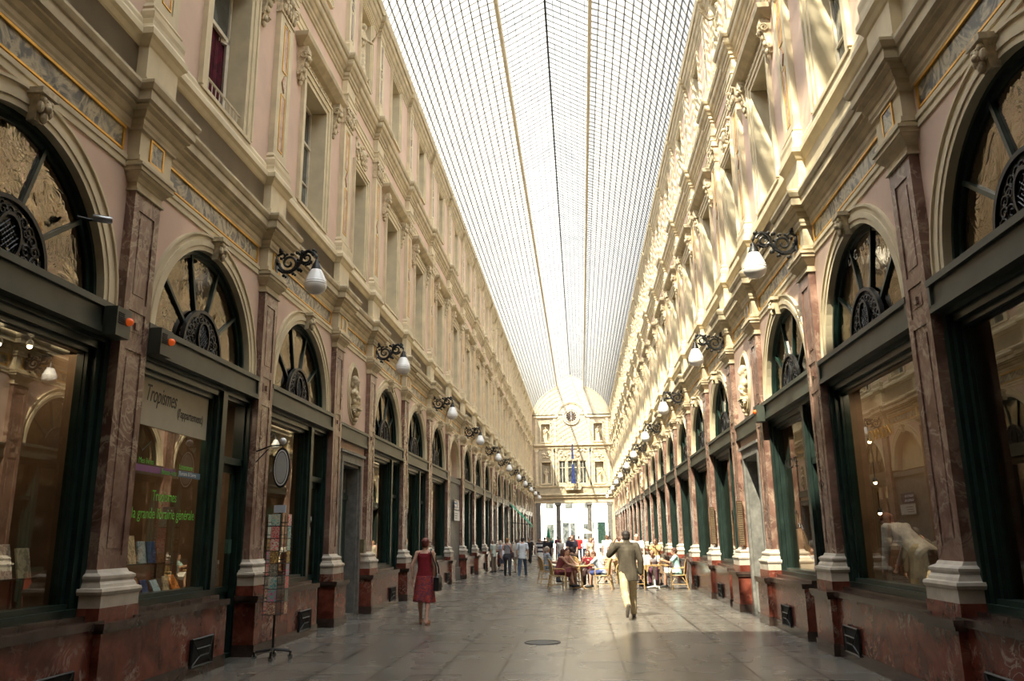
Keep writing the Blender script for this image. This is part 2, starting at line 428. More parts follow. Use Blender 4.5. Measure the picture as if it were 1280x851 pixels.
def narrow_ground():
    mb = MB(); h = NAR/2
    arch_wall(mb, h, 1.0, 4.1, 6.42, .30, .50, cz=4.97, ry=.40, rz=.60, full=True)
    mb.w(-h, h, .30, .36, 3.5, 4.1)
    mb.w(-h, -.85, .30, .36, 0, 3.5); mb.w(.85, h, .30, .36, 0, 3.5)
    return mb
def upper_field(h, oh, z0, z1, oh2, z2, z3):
    mb = MB(); rect_wall(mb, h, oh+.03, z0-.03, z1+.03, 6.9, 12.6, .30, .7)
    rect_wall(mb, h, oh2+.03, z2-.03, z3+.03, 12.5, 15.8, .30, .6); return mb
proto = {}
def inst(key, maker, name, mat, parent, y, side, **kw):
    if key not in proto:
        o = maker().build(name, M[mat], **kw); proto[key] = o.data
    else:
        o = bpy.data.objects.new(name, proto[key]); COL.objects.link(o)
    o.parent = parent; o.location = (0, y*(-side), 0)   # parent rotated by pi on the right side
    return o
for side in (-1, 1):
    w = walls[side]
    for i, (a, b, g) in enumerate(BAY):
        c = (a+b)/2; pas = (side < 0 and abs(a-31.78) < .1)
        if g == 'w': inst('wg', wide_ground, 'arched_shop_wall', 'pink', w, c, side)
        else: inst('ng', narrow_ground, 'shop_wall_with_oval_niche', 'pink', w, c, side)
        if g == 'w': inst('wu', lambda: upper_field(WIDE/2, .64, 7.95, 10.5, .52, 13.15, 14.95), 'upper_wall', 'pink', w, c, side)
        else: inst('nu', lambda: upper_field(NAR/2, .50, 7.95, 10.35, .48, 13.05, 14.92), 'upper_wall', 'pink', w, c, side)
        # frieze slabs
        hb = (b-a)/2-.52
        def fr(hb=hb): return MB().w(-hb, hb, .285, .32, 6.09, 6.33)
        def fg(hb=hb):
            m = MB(); m.w(-hb-.035, hb+.035, .262, .31, 6.33, 6.362); m.w(-hb-.035, hb+.035, .275, .31, 6.066, 6.09)
            m.w(-hb-.035, -hb, .27, .31, 6.08, 6.35); m.w(hb, hb+.035, .27, .31, 6.08, 6.35); return m
        p = inst('fr'+g, fr, 'frieze_panel', 'frieze_marble', w, c, side)
        q = inst('fg'+g, fg, 'gilt_border', 'gold', w, c, side)
    mb = MB(); mb.w(-9, 0.665, .30, .4, 0, 15.8)
    o = mb.build('near_wall', M['pink'], w)
    if side > 0: o.location = (0, 0, 0); o.scale = (1, -1, 1)
    # remainder at the far end
    mb = MB(); y0 = PY[-1]; mb.w(y0, YEND+.3, .30, .4, 0, 15.8)
    o = mb.build('end_wall_strip', M['pink'], w)
    if side > 0: o.scale = (1, -1, 1)
    # back of house: shop floor, shop back wall, shop ceiling, outer shell
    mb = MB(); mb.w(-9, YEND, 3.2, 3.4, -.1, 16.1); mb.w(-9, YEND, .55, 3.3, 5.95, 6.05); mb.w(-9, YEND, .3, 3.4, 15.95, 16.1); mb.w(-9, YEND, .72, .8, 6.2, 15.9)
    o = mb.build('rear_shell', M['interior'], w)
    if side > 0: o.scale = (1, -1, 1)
    for i, p in enumerate(PY):
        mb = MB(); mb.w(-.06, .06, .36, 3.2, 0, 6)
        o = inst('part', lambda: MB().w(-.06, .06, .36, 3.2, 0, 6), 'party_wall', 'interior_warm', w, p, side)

# ---------------- ground-floor pilasters
HS = .285
def P_plinth(): return MB().w(-.43, .43, -.02, .32, 0, .165)
def P_dado(): return MB().w(-.405, .405, 0, .32, .165, .76)
def P_cap():
    return MB().w(-.44, .44, -.04, .32, .76, .80).w(-.455, .455, -.055, .32, .80, .86)
def P_block(): return MB().w(-.385, .385, .055, .32, .86, 1.0)
def P_base():
    prof = [(.37,.06,1.0),(.37,.06,1.12),(.385,.05,1.13),(.395,.04,1.16),(.385,.05,1.19),(.355,.085,1.20),(.345,.095,1.23),(.33,.115,1.26),(.335,.11,1.275),(.345,.10,1.29),(.345,.10,1.315),(.325,.125,1.33),(.30,.16,1.345),(.29,.18,1.38)]
    m = MB()
    for a, b in zip(prof, prof[1:]): m.frust((-a[0], a[0], a[1], .32, a[2]), (-b[0], b[0], b[1], .32, b[2]+1e-4))
    return m
def P_shaft():
    m = MB(); z0, z1 = 1.38, 5.64; fr = .19; rc = .205
    m.w(-HS, HS, rc, .32, z0, z1)
    for y0, y1 in ((-HS, -.175), (.175, HS)): m.w(y0, y1, fr, rc+.01, z0, z1)
    for a, b in ((z0, 1.52), (3.78, 3.90), (4.24, 4.36), (5.44, z1)): m.w(-.18, .18, fr, rc+.01, a, b)
    for a, b in ((1.60, 3.70), (4.0, 4.14), (4.44, 5.36)): m.w(-.12, .12, .197, rc+.01, a, b)
    m.w(-.035, .035, .17, .2, 4.03, 4.11)
    return m
def P_capital():
    prof = [(.315,.16,5.64),(.315,.16,5.665),(.29,.185,5.67),(.29,.185,5.75),(.30,.175,5.76),(.31,.165,5.78),(.33,.15,5.80),(.36,.12,5.83),(.375,.105,5.86),(.39,.09,5.865),(.39,.09,5.91),(.41,.072,5.92),(.41,.072,5.955)]
    m = MB()
    for a, b in zip(prof, prof[1:]): m.frust((-a[0], a[0], a[1], .32, a[2]), (-b[0], b[0], b[1], .32, b[2]+1e-4))
    return m
def P_entab():
    return MB().w(-.37, .37, .15, .32, 5.955, 6.45)
def P_ep(): return MB().w(-.13, .13, .14, .16, 6.08, 6.33)
def P_eg():
    return MB().w(-.16, .16, .132, .16, 6.33, 6.36).w(-.16, .16, .135, .16, 6.05, 6.08).w(-.16, -.13, .132, .16, 6.06, 6.35).w(.13, .16, .132, .16, 6.06, 6.35)
PP = [('plinth', P_plinth, 'dark_marble'), ('dado', P_dado, 'red_marble'), ('dado_cap', P_cap, 'dark_marble'), ('base_block', P_block, 'red_marble'),
      ('moulded_base', P_base, 'stone_white'), ('shaft', P_shaft, 'mauve_marble'), ('capital', P_capital, 'cream_dark'), ('frieze_block', P_entab, 'cream'),
      ('inset_panel', P_ep, 'frieze_marble'), ('gilt_border', P_eg, 'gold')]
# ---------------- first-floor pilasters
def U_base():
    m = MB()
    for a, b in zip([(.36,.17,7.6),(.40,.12,7.9),(.40,.12,7.96),(.36,.165,8.02),(.37,.155,8.05)], [(.40,.12,7.9),(.40,.12,7.96),(.36,.165,8.02),(.37,.155,8.05),(.33,.2,8.12)]):
        m.frust((-a[0], a[0], a[1], .32, a[2]), (-b[0], b[0], b[1], .32, b[2]))
    return m
def U_shaft():
    m = MB(); m.w(-.31, .31, .215, .32, 8.1, 10.9)
    for s in (-1, 1): m.w(s*.15, s*.31, .20, .22, 8.1, 10.9)
    m.w(-.15, .15, .20, .22, 8.1, 8.25); m.w(-.15, .15, .2, .22, 10.78, 10.9)
    return m
def U_panel():
    m = MB(); m.w(-.085, .085, .208, .216, 8.3, 9.35); m.w(-.085, .085, .208, .216, 9.85, 10.72)
    m.prism([(0, 9.42), (.10, 9.6), (0, 9.78), (-.10, 9.6)], -.22, -.19); return m
def U_gold():
    m = MB()
    for a, b in ((8.3, 9.35), (9.85, 10.72)):
        for s in (-1, 1): m.w(s*.085, s*.105, .2, .216, a-.02, b+.02)
        m.w(-.1, .1, .2, .216, a-.02, a); m.w(-.1, .1, .2, .216, b, b+.02)
    return m
def leafy(m, y0, y1, z0, z1, d, seed, n=26, r=.04):
    rd = random.Random(seed)
    for i in range(n):
        y = rd.uniform(y0, y1); z = rd.uniform(z0, z1); s = rd.uniform(.6, 1.2)*r
        m.ell((-d, y, z), (s*.9, s, s*1.2), 6, 5)
def scroll(m, y, z, d, r, turns=1.4, s=1, rad=.02, flip=1, plane='yz', n=22):
    pts = []; rs = []
    for i in range(n+1):
        t = i/n; a = turns*2*pi*t; rr_ = r*(1-.8*t)
        u = s*rr_*cos(a); v = flip*rr_*sin(a)
        pts.append((-d, y+u, z+v) if plane == 'yz' else (-d+u, y, z+v)); rs.append(rad*(1-.35*t))
    m.tube(pts, rs, 6)
def U_cap():
    m = MB()
    m.frust((-.31, .31, .2, .32, 10.9), (-.34, .34, .16, .32, 11.28)); m.w(-.37, .37, .13, .32, 11.28, 11.34); m.w(-.33, .33, .18, .32, 10.88, 10.93)
    for s in (-1, 1): scroll(m, s*.26, 11.17, .14, .10, 1.5, s, .025)
    for k in range(5): m.ell((-.17, -.24+.12*k, 11.03), (.045, .05, .09), 8, 6)
    for k in range(4): m.ell((-.155, -.18+.12*k, 11.13), (.045, .045, .07), 8, 6)
    m.ell((-.14, 0, 11.24), (.06, .07, .07), 8, 6)
    return m
def U_block(): return MB().w(-.33, .33, .17, .32, 11.34, 12.0)
UP = [('base', U_base, 'cream'), ('shaft', U_shaft, 'cream'), ('marble_inlay', U_panel, 'orange_marble'), ('gilt_edge', U_gold, 'gold'), ('carved_capital', U_cap, 'carved'), ('frieze_block', U_block, 'cream')]
def T_shaft():
    m = MB(); m.w(-.24, .24, .215, .32, 12.95, 15.15)
    for s in (-1, 1): m.w(s*.10, s*.24, .20, .22, 12.95, 15.15)
    m.w(-.1, .1, .2, .22, 12.95, 13.1); m.w(-.1, .1, .2, .22, 15.0, 15.15); m.w(-.27, .27, .185, .32, 15.05, 15.15); m.w(-.27, .27, .17, .32, 12.9, 13.0); return m
def T_in():
    m = MB(); m.w(-.055, .055, .205, .216, 13.2, 13.9); m.w(-.055, .055, .205, .216, 14.25, 14.9); m.prism([(0, 13.95), (.07, 14.07), (0, 14.2), (-.07, 14.07)], -.22, -.195); return m
TP = [('shaft', T_shaft, 'cream'), ('marble_inlay', T_in, 'mauve_marble')]
def make_set(prefix, name, parts, side, y, label, cat, group):
    root = empty(name, (side*W, y, 0), 0 if side < 0 else pi)
    tag(root, label, cat, group)
    for nm, fn, mt in parts:
        k = prefix+nm
        if k not in proto: o = fn().build(nm, M[mt]); proto[k] = o.data
        else: o = bpy.data.objects.new(nm, proto[k]); COL.objects.link(o)
        o.parent = root
    return root
for side in (-1, 1):
    sn = 'left' if side < 0 else 'right'
    for i, y in enumerate(PY):
        if i == 0: continue
        k = i-1
        n_ = ORD[k-1]+' from the camera' if k > 0 else 'beyond the near edge of the picture'
        make_set('P', 'marble_pilaster', PP, side, y, 'mauve marble pilaster on red pedestal, %s facade, %s' % (sn, n_), 'pilaster', 'shopfront pilasters of the %s facade' % sn)
        make_set('U', 'first_floor_pilaster', UP, side, y, 'cream first-floor pilaster with gilt inlay, %s facade, %s' % (sn, n_), 'pilaster', 'first-floor pilasters of the %s facade' % sn)
        make_set('T', 'attic_pilaster', TP, side, y, 'short cream attic pilaster under the roof, %s facade, %s' % (sn, n_), 'pilaster', 'attic pilasters of the %s facade' % sn)
# ------------------------------------------------------------------ windows and doors of the bays
wn = [0]; dn = [0]
def child(key, maker, name, mat, parent, **kw):
    if key not in proto: o = maker().build(name, M[mat] if isinstance(mat, str) else mat, **kw); proto[key] = o.data
    else: o = bpy.data.objects.new(name, proto[key]); COL.objects.link(o)
    o.parent = parent; return o
def win_root(side, y, label, door=False):
    if door: dn[0] += 1; nm = 'door_%d' % dn[0]
    else: wn[0] += 1; nm = 'window_%d' % wn[0]
    r = S(empty(nm, (side*W, y, 0), 0 if side < 0 else pi)); r['label'] = label; return r
def archivolt():
    m = MB()
    m.arcband(0, CZ, RI-.01, RI+.06, .27, .40); m.arcband(0, CZ, RI+.06, RI+.13, .255, .32); m.arcband(0, CZ, RI+.13, RO, .275, .32); m.arcband(0, CZ, RO, RO+.03, .25, .32)
    return m
def keystone():
    m = MB(); m.M = Matrix.Translation((-.27, 0, 5.68)) @ Matrix.Diagonal((.8, .74, .84, 1)) @ Matrix.Translation((.27, 0, -5.62))
    m.frust((-.08, .08, .19, .3, 5.5), (-.13, .13, .12, .3, 5.80)); m.w(-.17, .17, .07, .3, 5.80, 5.87)
    m.ell((-.14, 0, 5.69), (.08, .085, .10), 12, 8); m.ell((-.08, 0, 5.65), (.045, .05, .045)); m.ell((-.09, 0, 5.70), (.03, .03, .03))
    for s in (-1, 1):
        m.ell((-.12, s*.07, 5.74), (.05, .05, .05), 8, 6); m.ell((-.13, s*.09, 5.65), (.045, .045, .08), 8, 6); m.ell((-.09, s*.035, 5.73), (.025, .02, .015), 8, 5)
    m.ell((-.13, 0, 5.55), (.05, .05, .08), 8, 6)
    return m
def fan_frame():
    m = MB()
    m.arcband(0, CZ, 1.36, RI, .41, .46); m.arcband(0, CZ, 1.41, RI, .36, .42)
    for a in (36, 72, 108, 144):
        a = radians(a); c, s = cos(a), sin(a)
        m.add([(-.42, .50*c+q*s, CZ+.50*s-q*c) if False else (x, r*c-q*s, CZ+.02+r*s+q*c) for x in (-.395, -.44) for r in (.50, 1.38) for q in (-.022, .022)],
              [(0, 1, 3, 2), (4, 6, 7, 5), (0, 4, 5, 1), (2, 3, 7, 6), (0, 2, 6, 4), (1, 5, 7, 3)])
    m.w(-1.47, 1.47, .36, .5, CZ-.02, CZ+.06)
    return m
def fan_glass():
    m = MB(); n = 28; vs = [(-.43, 0, CZ)]+[(-.43, 1.38*cos(pi*i/n), CZ+max(0, 1.38*sin(pi*i/n))) for i in range(n+1)]
    return m.add(vs, [(0, i+1, i+2) for i in range(n)])
def rosette():
    m = MB(); cz = CZ+.04
    m.arcband(0, cz, .545, .59, .34, .40, n=24); m.arcband(0, cz+.20, .15, .175, .335, .37, a0=0, a1=2*pi, n=24, ry=1, rz=1.35); m.w(-.59, .59, .34, .39, cz-.03, cz+.02)
    for i in range(13):
        a = pi*(i+.5)/13
        scroll(m, .42*cos(a), cz+.02+.42*sin(a), .365, .065, 1.3, 1 if i % 2 else -1, .013, n=12)
    for s in (-1, 1):
        scroll(m, s*.27, cz+.14, .365, .075, 1.4, s, .013, n=12); scroll(m, s*.25, cz+.30, .365, .055, 1.2, s, .012, n=12)
        for k in range(5): m.ell((-.36, s*(.22+.06*k), cz+.05), (.012, .022, .03), 6, 4)
    for i in range(-4, 5):
        for s in (-1, 1):
            c = i*.055; pts = [(u, c+s*u) for u in (-.14, -.07, 0, .07, .14)]
            pts = [(u, w_) for u, w_ in pts if (u/.15)**2+(w_/.2)**2 < 1]
            if len(pts) > 1: m.tube([(-.355, pts[0][0], cz+.2+pts[0][1]), (-.355, pts[-1][0], cz+.2+pts[-1][1])], .007, 4)
    return m
def rosette_plate():
    m = MB(); cz = CZ+.04; n = 20
    return m.add([(-.375, 0, cz)]+[(-.375, .55*cos(pi*i/n), cz+.55*sin(pi*i/n)) for i in range(n+1)], [(0, i+1, i+2) for i in range(n)])
def transom():
    m = MB(); m.w(-1.73, 1.73, .22, .5, 3.87, 4.19); m.w(-1.73, 1.73, .18, .3, 4.13, 4.20); m.w(-1.73, 1.73, .19, .3, 3.85, 3.92)
    m.w(-1.73, -1.68, .19, .3, 3.9, 4.15); m.w(1.68, 1.73, .19, .3, 3.9, 4.15); return m
def jambs(y0, y1, z0, z1, head=True):
    m = MB()
    for k, (a, d) in enumerate(((.0, .30), (.08, .34), (.14, .40), (.19, .44))):
        w_ = .09 if k < 3 else .05
        m.w(y0+a, y0+a+w_, d, .52, z0, z1); m.w(y1-a-w_, y1-a, d, .52, z0, z1)
        if head: m.w(y0, y1, d, .52, z1-a-w_+.02, z1-a+.02)
    m.w(y0, y1, .30, .52, z0, z0+.07); m.w(y0+.08, y1-.08, .36, .52, z0+.07, z0+.12)
    return m
def pane(y0, y1, z0, z1, d=.48):
    return MB().add([(-d, y0, z0), (-d, y1, z0), (-d, y1, z1), (-d, y0, z1)], [(0, 1, 2, 3)])
def dado(y0, y1):
    m = MB(); m.w(y0, y1, .08, .5, .15, .80); return m
def dado_trim(y0, y1):
    m = MB(); m.w(y0, y1, .06, .5, 0, .155); m.w(y0, y1, .04, .5, .80, .88); m.w(y0, y1, .20, .5, .88, .93); return m
def vent(yc):  # black block painting the darkness behind the vent bars
    m = MB(); z0, z1 = .12, .45; h = .30
    m.w(yc-h, yc+h, .05, .09, z0, z1)
    return m
def vent_bars(yc):
    m = MB(); z0, z1 = .12, .45; h = .30
    for a, b in (((yc-h, z0), (yc+h, z0)), ((yc-h, z1), (yc+h, z1)), ((yc-h, z0), (yc-h, z1)), ((yc+h, z0), (yc+h, z1))): m.tube([(-.045, a[0], a[1]), (-.045, b[0], b[1])], .014, 4)
    for s in (-1, 1):
        m.tube([(-.045, yc+s*h, z0), (-.02, yc+s*.13, z0+.12), (-.045, yc+s*h, z1)], .011, 4)
        m.tube([(-.02, yc-.13, z0+.12+s*0), (-.02, yc+.13, z0+.12)], .011, 4)
    m.tube([(-.03, yc-.2, .33), (-.03, yc+.2, .33)], .011, 4)
    return m
def door_frame(y0, y1, z1=3.87):
    m = MB()
    for a, d in ((0, .30), (.05, .36)):
        m.w(y0+a, y0+a+.06, d, .52, 0, z1); m.w(y1-a-.06, y1-a, d, .52, 0, z1); m.w(y0, y1, d, .52, z1-.1-a, z1-a)
    m.w(y0+.05, y1-.05, .36, .5, 2.78, 2.88); m.w(y0, y1, .34, .6, 0, .06)
    return m
def door_leaf(y0, y1):
    m = MB(); a, b = y0+.12, y1-.12
    m.w(a, a+.10, .44, .49, .06, 2.78); m.w(b-.10, b, .44, .49, .06, 2.78); m.w(a, b, .44, .49, 2.66, 2.78); m.w(a, b, .44, .49, .06, .95)
    m.w(a+.14, b-.14, .425, .45, .2, .82); m.w(a, b, .43, .49, .92, 1.0)
    return m
def handle(y, z=1.1):
    m = MB(); m.tube([(-.43, y, z-.12), (-.38, y, z-.1), (-.38, y, z+.1), (-.43, y, z+.12)], .012, 6); m.ell((-.43, y, z-.25), (.02, .03, .03)); return m
def fan(r, key=''):
    child('arch', archivolt, 'archivolt', 'cream', r); child('key', keystone, 'carved_keystone', 'carved', r, smooth=True)
    f = child('fanf', fan_frame, 'fanlight_frame', 'green', r); child('fang', fan_glass, 'fanlight_pane', 'fan_glass', r)
    g = child('ros', rosette, 'rosette_grille', 'iron', r, smooth=True); child('rosp', rosette_plate, 'pierced_plate', 'grille', g)
    child('trans', transom, 'transom_beam', 'beam', r)
bay_info = []
nd = {-1: 0, 1: 0}
for side in (-1, 1):
    sn = 'left' if side < 0 else 'right'
    for i, (a, b, g) in enumerate(BAY):
        c = (a+b)/2; k = i-1; oname = (ORD[k]+' bay from the camera') if k >= 0 else 'bay beside the camera'
        sgn = -side    # local +y is world +y on the left, world -y on the right
        passage = side < 0 and abs(a-31.78) < .1
        if g == 'w' and not passage:
            r = win_root(side, c, 'arched shop window in the %s facade, %s' % (sn, oname)); fan(r)
            if i in (0, 1): kind = 'full'
            elif side < 0: kind = 'far' if (i % 3 != 1) else 'full'
            else: kind = 'full' if i == 2 else ('near' if i % 3 != 0 or i == 3 else 'full')
            # door position in local y
            lo, hi = -1.73, 1.73
            dw = .95
            if kind == 'full': wy = (lo, hi)
            else:
                far_pos = (kind == 'far') == (sgn > 0)      # door at local + end?
                if far_pos: wy = (lo, hi-dw); dy = (hi-dw, hi)
                else: wy = (lo+dw, hi); dy = (lo, lo+dw)
            kk = '%.2f_%.2f' % wy
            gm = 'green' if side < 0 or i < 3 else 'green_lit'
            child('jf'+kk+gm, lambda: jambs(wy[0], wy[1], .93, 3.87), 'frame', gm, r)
            child('pn'+kk, lambda: pane(wy[0]+.22, wy[1]-.22, 1.05, 3.68), 'pane', 'glass', r)
            child('dd'+kk, lambda: dado(wy[0], wy[1]), 'marble_dado', 'red_marble', r); child('dt'+kk, lambda: dado_trim(wy[0], wy[1]), 'sill', 'dark_marble', r)
            vy = (wy[1]-.75) if sgn > 0 else (wy[0]+.75)
            if side > 0 and kind != 'full': vy = (wy[0]+wy[1])/2
            v = child('vb%.2f' % vy, lambda: vent_bars(vy), 'vent_grille', 'iron', r, smooth=True); child('vp%.2f' % vy, lambda: vent(vy), 'vent_shade_block', 'shade_black', v)
            if kind != 'full':
                d = win_root(side, c, 'dark green glazed shop door in the %s facade, %s' % (sn, oname), True)
                kk = '%.2f_%.2f' % dy
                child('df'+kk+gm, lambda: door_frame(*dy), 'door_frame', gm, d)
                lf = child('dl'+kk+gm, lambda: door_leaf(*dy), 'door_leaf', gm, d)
                child('dp'+kk, lambda: pane(dy[0]+.2, dy[1]-.2, 1.0, 2.68, .465), 'glass_panel', 'glass', lf)
                hy = dy[0]+.17 if sgn > 0 else dy[1]-.17
                child('dh%.2f' % hy, lambda: handle(hy), 'handle', 'gold', lf, smooth=True)
                child('dq'+kk, lambda: pane(dy[0]+.1, dy[1]-.1, 2.86, 3.76, .48), 'transom_light', 'glass', d)
            bay_info.append((side, i, c, r, kind))
        elif passage:
            r = win_root(side, c, 'blind arch with grey stone infill in the left facade, %s' % oname)
            child('arch', archivolt, 'archivolt', 'cream', r); child('key', keystone, 'carved_keystone', 'carved', r, smooth=True)
            def blind():
                m = MB(); n = 24; vs = [(-.6, 0, CZ)]+[(-.6, 1.5*cos(pi*j/n), CZ+1.5*sin(pi*j/n)) for j in range(n+1)]
                return m.add(vs, [(0, j+1, j+2) for j in range(n)])
            child('blind', blind, 'arch_infill', 'cream', r)
            def pier():
                m = MB(); m.w(-1.73, 1.73, .33, .6, 0, 4.05); m.w(-1.73, 1.73, .28, .6, 3.9, 4.1); m.w(-1.73, 1.73, .26, .6, 0, .5)
                return m
            child('pier', pier, 'stone_pier', 'grey_stone', r)
            bay_info.append((side, i, c, r, 'passage'))
        else:
            r = win_root(side, c, 'green door in a grey stone surround, %s facade, %s' % (sn, oname), True)
            def sur():
                m = MB()
                for a_, d_ in ((0, .26), (.10, .24), (.16, .30)):
                    m.w(-.95+a_, -.95+a_+.12, d_, .62, 0, 3.55-a_); m.w(.95-a_-.12, .95-a_, d_, .62, 0, 3.55-a_); m.w(-.95+a_, .95-a_, d_, .62, 3.43-a_, 3.55-a_)
                m.w(-1.0, 1.0, .2, .4, 3.52, 3.58)
                m.w(-.7, .7, .3, .8, 0, .05)
                return m
            child('sur', sur, 'stone_surround', 'grey_stone', r)
            def ndl():
                m = MB()
                m.w(-.68, .68, .56, .60, .05, 3.3); m.w(-.03, .03, .53, .57, .05, 2.6); m.w(-.68, .68, .52, .57, 2.55, 2.66)
                for s in (-1, 1):
                    for z0, z1 in ((.2, .9), (1.05, 2.4)):
                        m.w(s*.1, s*.56, .54, .57, z0, z1); m.w(s*.16, s*.5, .525, .55, z0+.07, z1-.07)
                return m
            lf = child('ndl', ndl, 'door_leaf', 'green', r)
            child('ndt', lambda: pane(-.6, .6, 2.7, 3.25, .55), 'transom_light', 'pane', r)
            child('ndh', lambda: MB().ell((-.5, .06, 1.05), (.03, .03, .03)).ell((-.5, -.06, 1.05), (.03, .03, .03)), 'door_knob', 'gold', lf, smooth=True)
            def nb():
                m = MB(); m.w(-1.17, 1.17, .22, .4, 3.79, 4.12); m.w(-1.17, 1.17, .19, .4, 4.07, 4.13); m.w(-1.17, 1.17, .2, .4, 3.78, 3.83); return m
            child('nb', nb, 'transom_beam', 'beam', r)
            def oval():
                m = MB(); m.arcband(0, 4.97, .97, 1.08, .25, .35, 0, 2*pi, 36, .40, .60); m.arcband(0, 4.97, 1.08, 1.18, .28, .35, 0, 2*pi, 36, .40, .60); return m
            child('oval', oval, 'oval_moulding', 'cream', r)
            child('ovb', lambda: MB().ell((-.44, 0, 4.97), (.03, .44, .64), 24, 12), 'niche_back', 'carved', r, smooth='all')
            bay_info.append((side, i, c, r, 'narrow'))
# ------------------------------------------------------------------ upper windows
def u_frame(oh, z0, z1, fw, lip=True):
    m = MB()
    for o0, o1, d in ((0, fw*.45, .275), (fw*.4, fw, .25), (fw*.88, fw+.02, .225)):
        m.w(-oh-o1, -oh-o0, d, .34, z0-.05, z1+o1); m.w(oh+o0, oh+o1, d, .34, z0-.05, z1+o1); m.w(-oh-o0, oh+o0, d, .34, z1+o0, z1+o1)
    m.w(-oh, oh, .28, .70, z0-.06, z0); m.w(-oh-fw, oh+fw, .24, .32, z0-.09, z0-.03)
    for s in (-1, 1): m.w(s*(oh+.004), s*(oh+.05), .335, .72, z0, z1)
    m.w(-oh, oh, .335, .72, z1+.004, z1+.05)
    return m
def sash(oh, z0, z1, d=.60):
    m = MB(); f = .055
    for y0, y1 in ((-oh, -oh+f), (oh-f, oh), (-f*.6, f*.6)): m.w(y0, y1, d, d+.05, z0, z1)
    for z in (z0, z1-f, z0+(z1-z0)*.66): m.w(-oh, oh, d-.01, d+.05, z, z+f)
    for z in (z0+(z1-z0)*.33,): m.w(-oh, oh, d+.01, d+.04, z, z+.03)
    return m
def hood():
    m = MB()
    for a, b in zip([(1.22,.27,10.92),(1.24,.18,10.95),(1.30,.12,11.0),(1.36,.05,11.06)], [(1.24,.18,10.95),(1.30,.12,11.0),(1.36,.05,11.06),(1.38,.03,11.14)]):
        m.frust((-a[0], a[0], a[1], .34, a[2]), (-b[0], b[0], b[1], .34, b[2]))
    m.frust((-1.38, 1.38, .03, .34, 11.14), (-1.3, 1.3, .2, .34, 11.2))
    m.w(-.95, .95, .27, .32, 10.72, 10.92)
    return m
def consoles():
    m = MB()
    for s in (-1, 1):
        y = s*1.08
        m.w(y-.11, y+.11, .1, .32, 10.82, 10.93); m.frust((y-.08, y+.08, .24, .32, 10.25), (y-.11, y+.11, .12, .32, 10.84))
        for dy in (-.12, .12):
            for cz, cr, cd in ((10.74, .085, .17), (10.36, .05, .24)):
                pts = [(-cd+cr*(1-.75*t/12)*cos(t*.9), y+dy, cz+cr*(1-.75*t/12)*sin(t*.9)) for t in range(13)]
                m.tube(pts, .018, 6)
        for z, r, d in ((10.7, .07, .1), (10.58, .06, .15), (10.47, .055, .19), (10.3, .05, .22), (10.2, .035, .25)): m.ell((-d, y, z), (.04, r, .07), 8, 6)
    for k in range(9): m.ell((-.26, -.8+.2*k, 10.82), (.03, .055, .045), 6, 5)
    return m
def relief():
    m = MB(); rd = random.Random(11)
    m.w(-.5, .5, .285, .32, 10.62, 11.2)
    for s in (-1, 1):
        scroll(m, s*.22, 10.92, .26, .15, 1.6, s, .03); scroll(m, s*.40, 10.80, .27, .09, 1.4, -s, .025, -1)
        for k in range(10): m.ell((-.27, s*rd.uniform(.05, .5), rd.uniform(10.64, 11.18)), (.04, .045, .05), 6, 5)
    m.ell((-.25, 0, 10.92), (.08, .10, .16), 10, 8); m.ell((-.25, 0, 11.12), (.06, .08, .05)); m.ell((-.25, 0, 10.7), (.05, .06, .07)); return m
